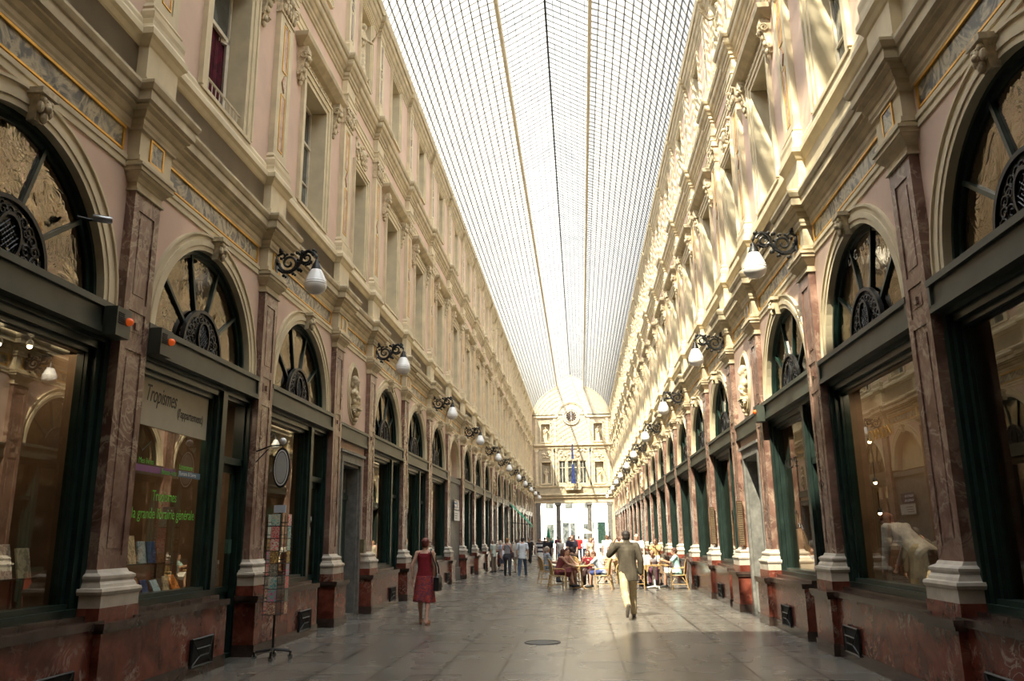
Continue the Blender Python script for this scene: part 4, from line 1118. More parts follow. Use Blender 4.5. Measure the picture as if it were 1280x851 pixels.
# ------------------------------------------------------------------ people
SKIN = {k: cmat(c, .55, .06, 'skin') for k, c in dict(fair=(.56, .33, .24), tan=(.42, .23, .15), dark=(.20, .10, .06)).items()}
def hair_m(c): return cmat(c, .6, .3, 'hair', 60)
EYE = cmat((.02, .015, .01), .2, 0, 'eye')
def rotx(p, a, c):   # rotate p about x axis through c; positive a leans toward +y
    y, z = p[1]-c[1], p[2]-c[2]
    return Vector((p[0], c[1]+y*cos(a)+z*sin(a), c[2]-y*sin(a)+z*cos(a)))
def person(label, loc, head_dir, h=1.72, pose=None, hair=(.05, .03, .02), skin='fair', top=None, bottom=None, shoes=(.03, .03, .03),
           vox=.014, hairstyle='short', female=False, seat=None, group=None, look=0, stone=None, cat='person', name='person', robe=False, extra_top=None, z0=0):
    """standing/seated figure facing local +Y. pose: lean, twist, hipL/hipR (flex, abduct), kneeL/R, armL/R (flex, abduct, elbow, inward)"""
    ps = dict(lean=4, hipL=(0, 4), hipR=(0, 4), kneeL=4, kneeR=4, armL=(0, 8, 12, 0), armR=(0, 8, 12, 0), nod=0)
    ps.update(pose or {}); k = h/1.75; fe = .92 if female else 1.0
    root = empty(name, loc, radians(head_dir)); tag(root, label, cat, group)
    # legs first: find pelvis height so that the lower foot touches the ground
    thigh, shin, ankle = .43*k, .42*k, .075*k
    J = {}
    for s, S_ in ((-1, 'L'), (1, 'R')):
        fl_, ab = [radians(v) for v in ps['hip'+S_]]; kn = radians(ps['knee'+S_])
        hp = Vector((s*.09*k, 0, 0))
        kd = Vector((s*sin(ab)*cos(fl_), sin(fl_), -cos(fl_)*cos(ab))); kp = hp+kd*thigh
        a2 = fl_-kn; ad = Vector((s*sin(ab)*.4*cos(a2), sin(a2), -cos(a2))); ap = kp+ad*shin
        ft = radians(ps.get('toe'+S_, 0)) + (a2 if ps.get('lift'+S_) else 0)
        td = Vector((s*.12, cos(ft), sin(ft)))
        J[S_] = (hp, kp, ap, td, ft)
    if seat is not None: pz = seat+.10*k
    else: pz = ankle-min(J['L'][2].z + (0.05 if ps.get('liftL') else 0), J['R'][2].z + (0.05 if ps.get('liftR') else 0))
    P0 = Vector((0, 0, pz)); lean = radians(ps['lean'])
    def T(p): return rotx(Vector((p[0]*k, p[1]*k, p[2]*k))+P0, lean, P0)   # torso coordinates, pelvis at the origin
    sh = .175*(fe if female else 1.04)
    arms = {}
    for s, S_ in ((-1, 'L'), (1, 'R')):
        fl_, ab, el, inn = [radians(v) for v in ps['arm'+S_]]
        sp = T((s*sh, -.005, .485))
        f2 = fl_-lean*.3
        ud = Vector((s*sin(ab)*cos(f2), sin(f2)*cos(ab), -cos(f2)*cos(ab))).normalized(); ep = sp+ud*.29*k
        f3 = f2+el; dd = Vector((-s*sin(inn), sin(f3)*cos(inn), -cos(f3)*cos(inn)))
        if ab > .6 and el < 3: dd = (dd*.6+Vector((-s*.15, 0, 0))).normalized() if el > .5 else ud
        dd = dd.normalized(); wp = ep+dd*.25*k
        arms[S_] = (sp, ep, wp, dd)
    def torso(mb, grow=0., z0=-.1, z1=.53, hemflare=0.):
        rows = [(-.13, .135, .10), (-.08, .165, .115), (0, .168*(1.04 if female else 1), .115), (.10, .148*(.93 if female else 1), .105), (.20, .138*fe, .10), (.30, .155*fe, .108), (.40, .172*fe, .112), (.47, .165*fe, .095), (.51, .12*fe, .075), (.545, .062, .06)]
        for a, b in zip(rows, rows[1:]):
            if b[0] < z0 or a[0] > z1: continue
            n = 16; vs = []
            for r in (a, b):
                g = grow+(hemflare if r[0] <= z0+.03 else 0)
                for i in range(n):
                    an = 2*pi*i/n; vs.append(T(((r[1]+g)*cos(an), (r[2]+g)*sin(an)+(.012 if r[0] > .2 else 0), r[0]+(-.004 if r is a else .004))))
            mb.add(vs, [(i, (i+1) % n, n+(i+1) % n, n+i) for i in range(n)]+[tuple(range(n))[::-1], tuple(range(n, 2*n))])
        return mb
    HC = T((0, .03, .66)); nod = lean*.55+radians(ps['nod']); lk = radians(look)
    HR = Matrix.Rotation(-nod, 3, 'X') @ Matrix.Rotation(lk, 3, 'Z')
    def Hd(p): return HC+HR@(Vector(p)*k)
    b = MB()
    torso(b)
    b.limb([T((0, 0, .50)), T((0, .015, .60))], [.058*k, .052*k])
    b.ell(HC+HR@Vector((0, -.005, .025))*k, (.077*k, .095*k, .098*k), 16, 12, HR); b.ell(Hd((0, .022, -.045)), (.058*k, .068*k, .068*k), 12, 8, HR)
    b.ell(Hd((0, .06, -.085)), (.028*k, .024*k, .02*k), 8, 6, HR)      # chin
    b.ell(Hd((0, .098, -.015)), (.013*k, .017*k, .022*k), 8, 6, HR); b.ell(Hd((0, .09, .01)), (.009*k, .012*k, .022*k), 8, 6, HR)   # nose
    b.ell(Hd((0, .083, .035)), (.05*k, .013*k, .012*k), 8, 6, HR)       # brow
    b.ell(Hd((0, .084, -.05)), (.024*k, .012*k, .010*k), 8, 6, HR)      # lips
    for s in (-1, 1): b.ell(Hd((s*.076, -.005, .0)), (.012*k, .022*k, .032*k), 8, 6, HR)
    fine = vox <= .010
    for S_, s in (('L', -1), ('R', 1)):
        sp, ep, wp, dd = arms[S_]; af = .88 if female else 1.
        b.limb([T((s*.09, 0, .48)), sp, sp+(ep-sp)*.45, ep, ep+(wp-ep)*.35, wp], [.06*k, .056*k*af, .046*k*af, .038*k*af, .037*k*af, .025*k*af])
        # palm and fingers
        side = dd.cross(Vector((1, 0, 0))); side = side.normalized() if side.length > .3 else Vector((0, 0, 1))
        pl = Vector((s, 0, 0)); kn_ = wp+dd*.085*k
        b.limb([wp, wp+dd*.045*k, kn_], [.024*k, .030*k, .028*k])
        bend = ps.get('fist'+S_, .35)
        for fi in range(4):
            o = side*((fi-1.5)*.019*k); L = (.070, .080, .076, .060)[fi]*k
            c1 = (dd-pl*bend).normalized(); c2 = (dd-pl*bend*2.4).normalized()
            q0 = kn_-dd*.02*k+o; q1 = q0+(dd*.02*k)+c1*L*.45; q2 = q1+c2*L*.5
            b.limb([q0, q1, q2], [.0105*k, .0095*k, .008*k], 8)
        th = (dd*.7+side*(-.9)-pl*.2).normalized(); q = wp+dd*.02*k-side*.02*k
        b.limb([q, q+th*.035*k, q+th*.045*k+dd*.025*k], [.013*k, .012*k, .009*k], 8)
        hp, kp, ap, td, ft = J[S_]; hp, kp, ap = hp+P0, kp+P0, ap+P0
        b.limb([hp, hp+(kp-hp)*.5, kp, kp+(ap-kp)*.3-Vector((0, .012*k, 0)), kp+(ap-kp)*.7, ap], [.088*k, .07*k, .052*k, .054*k, .038*k, .034*k])
        heel = ap+Vector((0, 0, -.045*k))-td*.03*k; toe = ap+td*.15*k+Vector((0, 0, -.052*k))*(1 if not ps.get('lift'+S_) else .6)
        b.limb([ap, heel, heel+(toe-heel)*.6+Vector((0, 0, .012*k)), toe], [.034*k, .03*k, .032*k, .022*k])
    if stone:
        st = b
        if robe:
            n = 18; vs = []
            for j, (z, rx, ry) in enumerate(((-pz+.02, .24, .2), (-pz*.6, .2, .16), (-.25, .19, .15), (0, .19, .14), (.15, .16, .125))):
                for i in range(n):
                    a = 2*pi*i/n; fo = 1+.09*sin(a*7+j*.6); vs.append(Vector((rx*fo*cos(a)*k, ry*fo*sin(a)*k, z))+P0)
            st.add(vs, [(j*n+i, j*n+(i+1) % n, (j+1)*n+(i+1) % n, (j+1)*n+i) for j in range(4) for i in range(n)]+[tuple(range(n))[::-1], tuple(range(4*n, 5*n))])
            st.limb([T((-.15, .05, .45)), T((0, .13, .25)), T((.15, .12, .05))], [.05, .05, .06]); st.limb([T((.16, .04, .05)), T((.17, .03, -.35))], [.06, .05])
        b.ell(Hd((0, -.02, .045)), (.088*k, .10*k, .085*k), 14, 10, HR); b.ell(Hd((0, -.1, .02)), (.045*k, .04*k, .045*k), 8, 6, HR)
        b.box(-.25, .25, -.2, .2, 0, .05)
        b.build('carved_figure', stone, root, vox=vox); return root, None
    body = b.build('body', SKIN[skin], root, vox=vox)
    for s in (-1, 1):
        MB().ell(Hd((s*.031, .083, .018)), (.011*k, .007*k, .007*k), 8, 6).build('eye', EYE, body, smooth='all')
    # hair
    hm = MB(); hr = hair_m(hair)
    if hairstyle != 'bald':
        hm.ell(Hd((0, -.018, .048)), (.087*k, .098*k, .085*k), 14, 10, HR); hm.ell(Hd((0, -.045, .0)), (.08*k, .07*k, .075*k), 12, 8, HR)
        if hairstyle == 'long':
            hm.ell(Hd((0, -.06, -.07)), (.085*k, .055*k, .11*k), 12, 8, HR); hm.ell(Hd((0, -.075, -.16)), (.08*k, .04*k, .10*k), 12, 8, HR)
            for s in (-1, 1): hm.ell(Hd((s*.075, -.01, -.05)), (.025*k, .05*k, .10*k), 8, 6, HR)
        if hairstyle == 'bob':
            hm.ell(Hd((0, -.05, -.03)), (.088*k, .065*k, .075*k), 12, 8, HR)
            for s in (-1, 1): hm.ell(Hd((s*.078, .0, -.01)), (.022*k, .045*k, .06*k), 8, 6, HR)
        if hairstyle == 'curly':
            rd = random.Random(3)
            for _ in range(40):
                v = Vector((rd.gauss(0, 1), rd.gauss(0, 1)-.4, rd.gauss(0, 1)+.5)).normalized(); hm.ell(Hd((v.x*.085, -.025+v.y*.09, .035+v.z*.085)), (.026*k,)*3, 6, 5)
        if hairstyle == 'updo': hm.ell(Hd((0, -.10, .05)), (.05*k, .045*k, .05*k), 10, 8, HR)
        hm.build('hair', hr, root, vox=max(vox*.8, .008))
    elif hair:
        hm.ell(Hd((0, -.055, -.005)), (.083*k, .055*k, .045*k), 12, 8, HR); hm.build('hair', hr, root, vox=max(vox*.8, .008))
    # top garment
    if top:
        kind, col, sl = top[:3]; mt_ = col if not isinstance(col, tuple) else cmat(col, .85, .12, kind)
        t = MB(); gr = {'tank_top': .010, 't_shirt': .018, 'shirt': .02, 'jacket': .034, 'dress': .014}.get(kind, .018)
        hem = {'jacket': -.13, 'shirt': -.10, 't_shirt': -.08, 'tank_top': -.03, 'dress': -.1}.get(kind, -.08)
        torso(t, gr, hem, .44 if kind == 'tank_top' else .50, .012 if kind != 'tank_top' else 0)
        if kind == 'jacket':
            rr2 = [(-.19, .20, .155), (-.06, .205, .15)]; n = 16; vs = []
            for r in rr2:
                for i in range(n): a = 2*pi*i/n; vs.append(T((r[1]*cos(a), r[2]*sin(a), r[0])))
            t.add(vs, [(i, (i+1) % n, n+(i+1) % n, n+i) for i in range(n)]+[tuple(range(n))[::-1], tuple(range(n, 2*n))])
            t.limb([T((0, .0, .54)), T((0, -.005, .565))], [.072*k, .066*k]); 
            for s in (-1, 1): t.limb([T((s*.03, -.05, .53)), T((s*.15, -.01, .50))], [.045*k, .05*k])
        if kind == 'tank_top':
            for s in (-1, 1):
                t.limb([T((s*.095, .10, .36)), T((s*.10, .06, .50)), T((s*.10, -.02, .525)), T((s*.10, -.085, .44))], [.014*k]*4, 6)
        for S_, s in (('L', -1), ('R', 1)):
            sp, ep, wp, dd = arms[S_]
            if sl == 'short': t.limb([T((s*.09, 0, .475)), sp, sp+(ep-sp)*.62], [.066*k, .070*k, .066*k])
            elif sl == 'long':
                g = .014 if kind != 'jacket' else .022
                t.limb([T((s*.09, 0, .475)), sp, sp+(ep-sp)*.5, ep, ep+(wp-ep)*.5, wp-dd*.01], [(.058+g)*k, (.058+g)*k, (.05+g)*k, (.045+g)*k, (.038+g)*k, (.032+g)*k])
                if kind == 'jacket':   # folds at the elbow
                    for q in (.8, 1.0): t.ell(sp+(ep-sp)*q, (.066*k, .066*k, .03*k), 10, 6)
        if female and kind != 'jacket':
            for s in (-1, 1): t.ell(T((s*.07, .10, .34)), (.06*k, .045*k, .055*k), 10, 8)
        t.build(kind, mt_, root, vox=vox)
    # bottom garment
    if bottom:
        kind, col = bottom[:2]; mt_ = col if not isinstance(col, tuple) else cmat(col, .85, .14, kind)
        t = MB()
        if kind in ('trousers', 'jeans', 'shorts'):
            torso(t, .012, -.13, .05)
            g = .014 if kind != 'trousers' else .022
            for S_ in 'LR':
                hp, kp, ap, td, ft = J[S_]; hp, kp, ap = hp+P0, kp+P0, ap+P0
                if kind == 'shorts': t.limb([hp, hp+(kp-hp)*.5, hp+(kp-hp)*.92], [(.09+g)*k, (.078+g)*k, (.068+g)*k])
                else: t.limb([hp, hp+(kp-hp)*.5, kp, kp+(ap-kp)*.5, ap+Vector((0, 0, .01))], [(.088+g)*k, (.07+g)*k, (.055+g)*k, (.050+g)*k, (.044+g)*k])
        else:   # skirt
            n = 28; vs = []; L = bottom[2] if len(bottom) > 2 else .5
            kl = (J['L'][1]+J['R'][1])/2; seated = seat is not None
            for j in range(6):
                t_ = j/5
                for i in range(n):
                    a = 2*pi*i/n; fo = 1+.10*t_*sin(a*6+1)+.05*t_*sin(a*11)
                    rx, ry = (.175+.05*t_)*fo, (.125+.07*t_)*fo
                    c = Vector((0, 0, -L*t_+.03)) if not seated else Vector((0, kl.y/k*t_, -.02*t_))
                    zz = 0 if not seated else ry*sin(a)*.8
                    vs.append(P0+Vector((rx*cos(a), (ry*sin(a) if not seated else .03*sin(a)), 0))*k+c*k+Vector((0, 0, zz*k))+(Vector((0, 0, -.05*t_*max(0, sin(a*2.5+.8)))) if not seated else Vector()))
            t.add(vs, [(j*n+i, j*n+(i+1) % n, (j+1)*n+(i+1) % n, (j+1)*n+i) for j in range(5) for i in range(n)]+[tuple(range(n))[::-1], tuple(range(5*n, 6*n))])
        t.build(kind, mt_, root, vox=vox)
    for S_ in 'LR':
        hp, kp, ap, td, ft = J[S_]; ap = ap+P0; lf = ps.get('lift'+S_)
        t = MB(); up = Vector((0, -sin(ft), cos(ft)))
        heel = ap-up*.045*k-td*.035*k; toe = ap+td*.165*k-up*.05*k
        if shoes == 'sandals':
            t.limb([heel-up*.026*k, heel-up*.026*k+(toe-heel)*.5, toe-up*.018*k], [.022*k, .03*k, .026*k]); t.limb([ap+td*.1*k-up*.01*k+Vector((.04*k, 0, -.02*k)), ap+td*.1*k-up*.01*k, ap+td*.1*k-up*.01*k+Vector((-.04*k, 0, -.02*k))], [.012*k]*3)
            t.build('sandal', cmat((.35, .14, .06), .6, .1, 'leather'), root, vox=vox*.8)
        else:
            t.limb([ap-up*.01*k, heel, heel+(toe-heel)*.55+up*.012*k, toe], [.042*k, .040*k, .043*k, .032*k])
            sh_ = t.build('shoe', cmat(shoes, .5, .1, 'shoe_leather'), root, vox=vox)
            if vox <= .010:
                u = MB(); u.limb([heel-up*.035*k, heel-up*.035*k+(toe-heel)*.5, toe-up*.028*k], [.03*k, .036*k, .028*k]); u.build('sole', cmat((.09, .075, .06), .7, .1, 'sole'), sh_, vox=vox)
    root['_k'] = k
    pts = dict(handL=arms['L'][2]+arms['L'][3]*.08*k, handR=arms['R'][2]+arms['R'][3]*.08*k, shR=arms['R'][0], shL=arms['L'][0], head=HC, P0=P0, T=T, Hd=Hd)
    del root['_k']
    return root, pts
GREY = (.12, .12, .12)
# --- the man in the jacket, walking away, seen from behind
man, mp = person('man in a brown jacket and khaki trousers striding away, left arm raised', (1.66, 18.05, 0), 6, 1.86,
    dict(lean=3, hipL=(-24, 3), kneeL=32, hipR=(22, 3), kneeR=12, liftL=True, toeL=-22, armL=(48, 42, 105, 10), armR=(-6, 16, 18, 0)),
    hair=(.03, .022, .018), skin='tan', top=('jacket', (.070, .057, .038), 'long'), bottom=('trousers', (.55, .43, .26)), shoes=(.20, .15, .11), vox=.009)
# --- woman in red
wom, wp_ = person('woman walking away in a red strappy top and patterned red skirt', (-2.5, 17.0, 0), -4, 1.73,
    dict(lean=2, hipL=(14, 2), kneeL=6, hipR=(-10, 2), kneeR=10, armL=(-12, 18, 14, 0), armR=(4, 8, 10, 0)),
    hair=(.16, .035, .025), skin='fair', top=('tank_top', (.22, .008, .018), 'none'), bottom=('skirt', pattern_mat('patterned_red_skirt', [(.30, .02, .02), (.45, .06, .04), (.12, .03, .07), (.35, .05, .03), (.5, .15, .08)], 16), .48), shoes='sandals', vox=.009, hairstyle='updo', female=True)
MB().ell(wp_['handL']+Vector((.005, .01, .11)), (.034, .034, .022), 12, 6).build('wristwatch', M['iron'], wom, smooth='all')
bag = tag(empty('shoulder_bag', (-2.5, 17.0, 0), radians(-4)), 'black leather bag hanging from the shoulder of the woman in red', 'bag')
m = MB(); cx, cy, cz = .27, .03, .78
m.box(cx-.05, cx+.06, cy-.15, cy+.15, cz-.15, cz+.12); m.ell((cx+.005, cy, cz+.1), (.06, .14, .09)); m.ell((cx+.05, cy, cz-.05), (.04, .12, .09))
m.build('pouch', cmat((.012, .011, .012), .45, .1, 'black_leather'), bag, vox=.012)
sh = wp_['shR']
MB().tube([(cx, cy-.12, cz+.1), (cx-.01, cy-.1, 1.1), (sh.x-.02, sh.y-.07, sh.z+.02), (sh.x-.03, sh.y, sh.z+.075), (sh.x-.02, sh.y+.07, sh.z+.02), (cx-.01, cy+.1, 1.1), (cx, cy+.12, cz+.1)], .014, 6).build('strap', cmat((.012, .011, .012), .45, .1, 'black_leather'), bag)
# --- the couple
p1, a1 = person('woman in a grey tank top and dark trousers walking away with a handbag', (-2.62, 37.6, 0), 3, 1.72, dict(hipL=(16, 2), kneeL=6, hipR=(-12, 2), kneeR=14, armL=(-14, 20, 10, 0), armR=(8, 10, 14, 0)),
    hair=(.35, .17, .06), top=('tank_top', (.28, .28, .30), 'none'), bottom=('trousers', (.045, .045, .055)), hairstyle='updo', female=True, vox=.013)
bg2 = tag(empty('handbag', (-2.62, 37.6, 0), radians(3)), 'dark brown handbag at the hip of the woman in the grey tank top', 'bag')
m = MB(); m.ell((.24, .02, .92), (.07, .16, .13)); m.box(.19, .29, -.12, .14, .80, .94); m.build('pouch', cmat((.05, .02, .025), .5, .1, 'brown_leather'), bg2, vox=.015)
MB().tube([(.24, -.1, .98), (.1, -.125, 1.25), (-.12, -.08, 1.46), (-.13, .06, 1.46), (.1, .13, 1.2), (.24, .1, .98)], .012, 6).build('strap', cmat((.05, .02, .025), .5, .1, 'brown_leather'), bg2)
p2, a2 = person('man in a white t-shirt and blue jeans walking away beside the woman with the handbag', (-1.88, 36.6, 0), -2, 1.76, dict(hipL=(-8, 3), kneeL=16, hipR=(20, 3), kneeR=6, armL=(6, 12, 16, 0), armR=(-10, 14, 16, 0)),
    hair=(.02, .015, .012), top=('t_shirt', (.62, .66, .72), 'short'), bottom=('jeans', (.05, .09, .16)), shoes=(.35, .35, .36), vox=.013)
W_ = lambda **k: k
LP = dict(walk1=dict(hipL=(18, 2), kneeL=6, hipR=(-14, 2), kneeR=14), walk2=dict(hipR=(18, 2), kneeR=6, hipL=(-14, 2), kneeL=14), stand={}, chat=dict(armR=(25, 10, 70, 20)), bags=dict(armL=(5, 14, 6, 0), armR=(5, 14, 6, 0)))
crowd = [ # label, x, y, dir, h, pose, hair, skin, top, bottom, style, female
 ('elderly person in a pale checked shirt and brown trousers looking into a left shop', -3.72, 42.2, 60, 1.62, 'stand', (.45, .36, .28), 'fair', ('shirt', (.45, .50, .45), 'short'), ('trousers', (.16, .12, .085)), 'short', False),
 ('elderly woman in a pale blue blouse and dark skirt beside the left shops', -3.45, 43.6, 100, 1.58, 'chat', (.55, .45, .35), 'fair', ('t_shirt', (.50, .55, .70), 'short'), ('skirt', (.03, .03, .05), .5), 'bob', True),
 ('person in khaki shorts partly hidden behind the walking couple', -2.45, 41.0, 0, 1.66, 'walk1', (.10, .06, .04), 'fair', ('t_shirt', (.55, .52, .45), 'short'), ('shorts', (.5, .45, .35)), 'short', False),
 ('person all in black walking close to the left wall', -2.75, 56, 170, 1.72, 'walk1', (.02, .02, .02), 'tan', ('shirt', (.015, .015, .018), 'long'), ('trousers', (.015, .015, .018)), 'short', False),
 ('woman in a black and white top carrying a dark bag', -1.60, 47.0, 175, 1.68, 'bags', (.03, .02, .02), 'fair', ('t_shirt', stripe_mat('broad_stripe_jersey', (.02, .02, .03), (.7, .7, .7), 1.4), 'short'), ('skirt', (.65, .63, .6), .45), 'bob', True),
 ('man in a black t-shirt walking towards the camera', -1.05, 44.0, 178, 1.78, 'walk2', (.04, .03, .02), 'tan', ('t_shirt', (.015, .015, .02), 'short'), ('trousers', (.04, .04, .05)), 'short', False),
 ('man in a black t-shirt and pale shorts standing behind the cafe table', .28, 39.0, 172, 1.80, 'chat', (.16, .07, .04), 'fair', ('t_shirt', (.035, .03, .05), 'short'), ('shorts', (.60, .54, .42)), 'short', False),
 ('person in a bright red shirt in the far crowd', .52, 62.0, 0, 1.80, 'stand', (.03, .02, .02), 'fair', ('t_shirt', (.50, .02, .02), 'short'), ('trousers', (.05, .05, .08)), 'short', False),
 ('person in a pale blue shirt beside the red shirt in the far crowd', 1.0, 64.0, 10, 1.80, 'walk1', (.05, .04, .03), 'fair', ('shirt', (.50, .58, .75), 'long'), ('trousers', (.03, .04, .08)), 'short', False),
 ('woman in a cream top standing in the sunlight', 1.18, 44.5, 185, 1.68, 'walk1', (.35, .18, .07), 'fair', ('tank_top', (.68, .6, .45), 'none'), ('skirt', (.5, .45, .36), .5), 'bob', True),
 ('man in a white shirt and blue jeans walking away in the sunlight', 1.95, 41.5, -3, 1.82, 'walk2', (.20, .11, .06), 'fair', ('shirt', (.72, .70, .66), 'short'), ('jeans', (.03, .05, .11)), 'short', False),
 ('woman in an orange-brown top beside the man in the white shirt', 2.75, 46.0, 0, 1.66, 'chat', (.12, .05, .03), 'tan', ('t_shirt', (.40, .20, .08), 'short'), ('trousers', (.08, .06, .05)), 'bob', True),
 ('person in a white top in the middle of the far crowd', -.55, 50, 180, 1.66, 'walk2', (.07, .04, .03), 'fair', ('t_shirt', (.68, .66, .64), 'short'), ('jeans', (.06, .08, .14)), 'long', True),
 ('woman in a lilac blouse in the far crowd', -.08, 54, 170, 1.70, 'bags', (.2, .1, .06), 'fair', ('shirt', (.5, .46, .62), 'short'), ('trousers', (.05, .04, .06)), 'bob', True),
 ('person in a dark coat in the far crowd left of centre', -1.9, 60, 0, 1.76, 'walk2', (.03, .03, .03), 'fair', ('shirt', (.04, .03, .05), 'long'), ('trousers', (.04, .04, .05)), 'short', False),
 ('person in a plum shirt at the back of the crowd', -1.2, 68, 10, 1.78, 'stand', (.03, .02, .02), 'tan', ('t_shirt', (.14, .03, .05), 'short'), ('jeans', (.04, .05, .09)), 'short', False),
 ('person in a beige shirt at the back of the crowd', -.3, 72, 185, 1.78, 'walk1', (.06, .04, .03), 'fair', ('t_shirt', (.5, .42, .3), 'short'), ('trousers', (.1, .09, .08)), 'short', False),
 ('man in a navy shirt at the back of the crowd', .1, 66, 180, 1.82, 'walk1', (.02, .02, .02), 'fair', ('shirt', (.03, .04, .09), 'long'), ('trousers', (.04, .04, .05)), 'short', False),
 ('woman in a pink top at the back of the crowd', 1.6, 70, 190, 1.68, 'stand', (.08, .04, .03), 'fair', ('t_shirt', (.62, .32, .33), 'short'), ('skirt', (.1, .08, .12), .5), 'long', True),
 ('man in a grey shirt near the right wall far back', 2.6, 60, 175, 1.76, 'chat', (.05, .04, .03), 'tan', ('shirt', (.25, .26, .27), 'long'), ('trousers', (.05, .05, .05)), 'short', False),
 ('woman in a teal top near the far columns', -2.1, 78, 180, 1.68, 'walk2', (.05, .03, .02), 'fair', ('t_shirt', (.05, .25, .25), 'short'), ('jeans', (.05, .07, .12)), 'long', True),
]
for i, (lb_, x, y, d, h, po, hc, sk, tp_, bt, st, fem) in enumerate(crowd):
    person(lb_, (x, y, 0), d, h, LP[po], hc, sk, tp_, bt, vox=.016 if y < 48 else .022, hairstyle=st, female=fem)
# ------------------------------------------------------------------ rattan chairs and tables
def chair_parts(root):
    m = MB(); r = .017
    for s in (-1, 1):
        m.tube([(s*.23, .22, 0), (s*.235, .22, .2), (s*.235, .22, .42)], r, 8); m.tube([(s*.23, -.27, 0), (s*.22, -.22, .3), (s*.215, -.21, .44)], r, 8)
    for nm, s, y in (('leg', -1, 1), ('leg', 1, 1), ('leg', -1, -1), ('leg', 1, -1)):
        q = MB()
        if y > 0: q.tube([(s*.23, .22, 0), (s*.235, .22, .2), (s*.235, .22, .42)], r, 8)
        else: q.tube([(s*.24, -.30, 0), (s*.22, -.24, .3), (s*.215, -.22, .46)], r, 8)
        q.build('leg', M['rattan'], root, smooth=True)
    m = MB()
    for s in (-1, 1):
        m.tube([(s*.232, .22, .16), (s*.23, -.26, .16)], .011, 6)
        m.tube([(s*.232, .21, .20), (s*.2, .1, .36), (s*.12, .02, .41)], .010, 6); m.tube([(s*.228, -.25, .18), (s*.2, -.12, .36), (s*.12, -.03, .41)], .010, 6)
    m.tube([(-.23, .22, .2), (-.15, .22, .35), (0, .22, .39), (.15, .22, .35), (.23, .22, .2)], .010, 6); m.tube([(-.23, -.25, .2), (-.15, -.24, .35), (0, -.23, .39), (.15, -.24, .35), (.23, -.25, .2)], .010, 6)
    m.tube([(-.23, .22, .14), (.23, .22, .14)], .011, 6)
    m.build('brace', M['rattan'], root, smooth=True)
    q = MB(); n = 20; vs = []
    for z in (.425, .455):
        for i in range(n):
            a = 2*pi*i/n; c, s_ = cos(a), sin(a); vs.append((.245*abs(c)**.6*(1 if c > 0 else -1), .24*abs(s_)**.6*(1 if s_ > 0 else -1), z))
    q.add(vs, [tuple(range(n))[::-1], tuple(range(n, 2*n))]+[(i, (i+1) % n, n+(i+1) % n, n+i) for i in range(n)]); q.build('seat', M['seat_green'], root)
    q = MB(); q.tube([(.245*abs(cos(t))**.6*(1 if cos(t) > 0 else -1), .24*abs(sin(t))**.6*(1 if sin(t) > 0 else -1), .44) for t in [2*pi*i/20+.01 for i in range(20)]], .018, 6, closed=True); q.build('seat_rim', M['rattan'], root, smooth=True)
    # woven barrel back with a rounded top
    q = MB(); nu, nv = 16, 9; vs = []
    for j in range(nv):
        t = j/(nv-1)
        for i in range(nu):
            u = -1+2*i/(nu-1); wtop = sqrt(max(0, 1-(u*.98)**2)); z = .47+(.30+.20*wtop)*t
            vs.append((u*.225, -.235-.06*t+.07*u*u, z))
    q.add(vs, [(j*nu+i, j*nu+i+1, (j+1)*nu+i+1, (j+1)*nu+i) for j in range(nv-1) for i in range(nu-1)])
    q.build('woven_backrest', pattern_mat('woven_cane', [(.40, .23, .08), (.58, .40, .17), (.48, .30, .12)], 60) if 'cane' not in proto else proto['cane'], root, smooth='all')
    q = MB(); q.tube([(-.235, -.17, .44)]+[(u*.235, -.295+.07*u*u, .77+.20*sqrt(max(0, 1-(u*.98)**2))) for u in [-1+.2*i for i in range(11)]]+[(.235, -.17, .44)], .018, 8); q.build('back_rim', M['rattan'], root, smooth=True)
    for s in (-1, 1):
        q = MB(); q.tube([(s*.235, -.21, .66), (s*.275, -.08, .665), (s*.285, .10, .66), (s*.27, .20, .63), (s*.24, .225, .55), (s*.235, .22, .42)], .019, 8); q.build('armrest', M['rattan'], root, smooth=True)
chairs = [ # x, y, dir (deg, facing), label
 (-.12, 27.75, -78, 'rattan armchair of the dark-haired woman at the near round table, dark green seat'),
 (1.38, 27.7, 80, 'rattan armchair of the youth in the grey t-shirt at the near round table'),
 (-.62, 31.4, -70, 'rattan armchair under the older man in the striped shirt'),
 (.35, 30.6, 180, 'rattan armchair beyond the near round table, its back to the crowd'),
 (1.75, 31.4, 170, 'rattan armchair of the woman in sunglasses'),
 (3.78, 27.55, 82, 'rattan armchair of the woman in the turquoise top'),
 (2.42, 27.9, -75, 'rattan armchair seen behind the legs of the walking man'),
 (3.05, 29.3, 178, 'rattan armchair beyond the white-footed table'),
]
c0 = None
for x, y, d, lb_ in chairs:
    if c0 is None:
        c0 = empty('rattan_armchair', (x, y, 0), radians(d)); chair_parts(c0); c = c0; ck_ = [o for o in bpy.data.objects if o.parent == c0]
    else:
        c = c0.copy(); COL.objects.link(c); c.location = (x, y, 0); c.rotation_euler = (0, 0, radians(d))
        for o in ck_: q = o.copy(); COL.objects.link(q); q.parent = c
    tag(c, lb_, 'chair', 'rattan cafe armchairs')
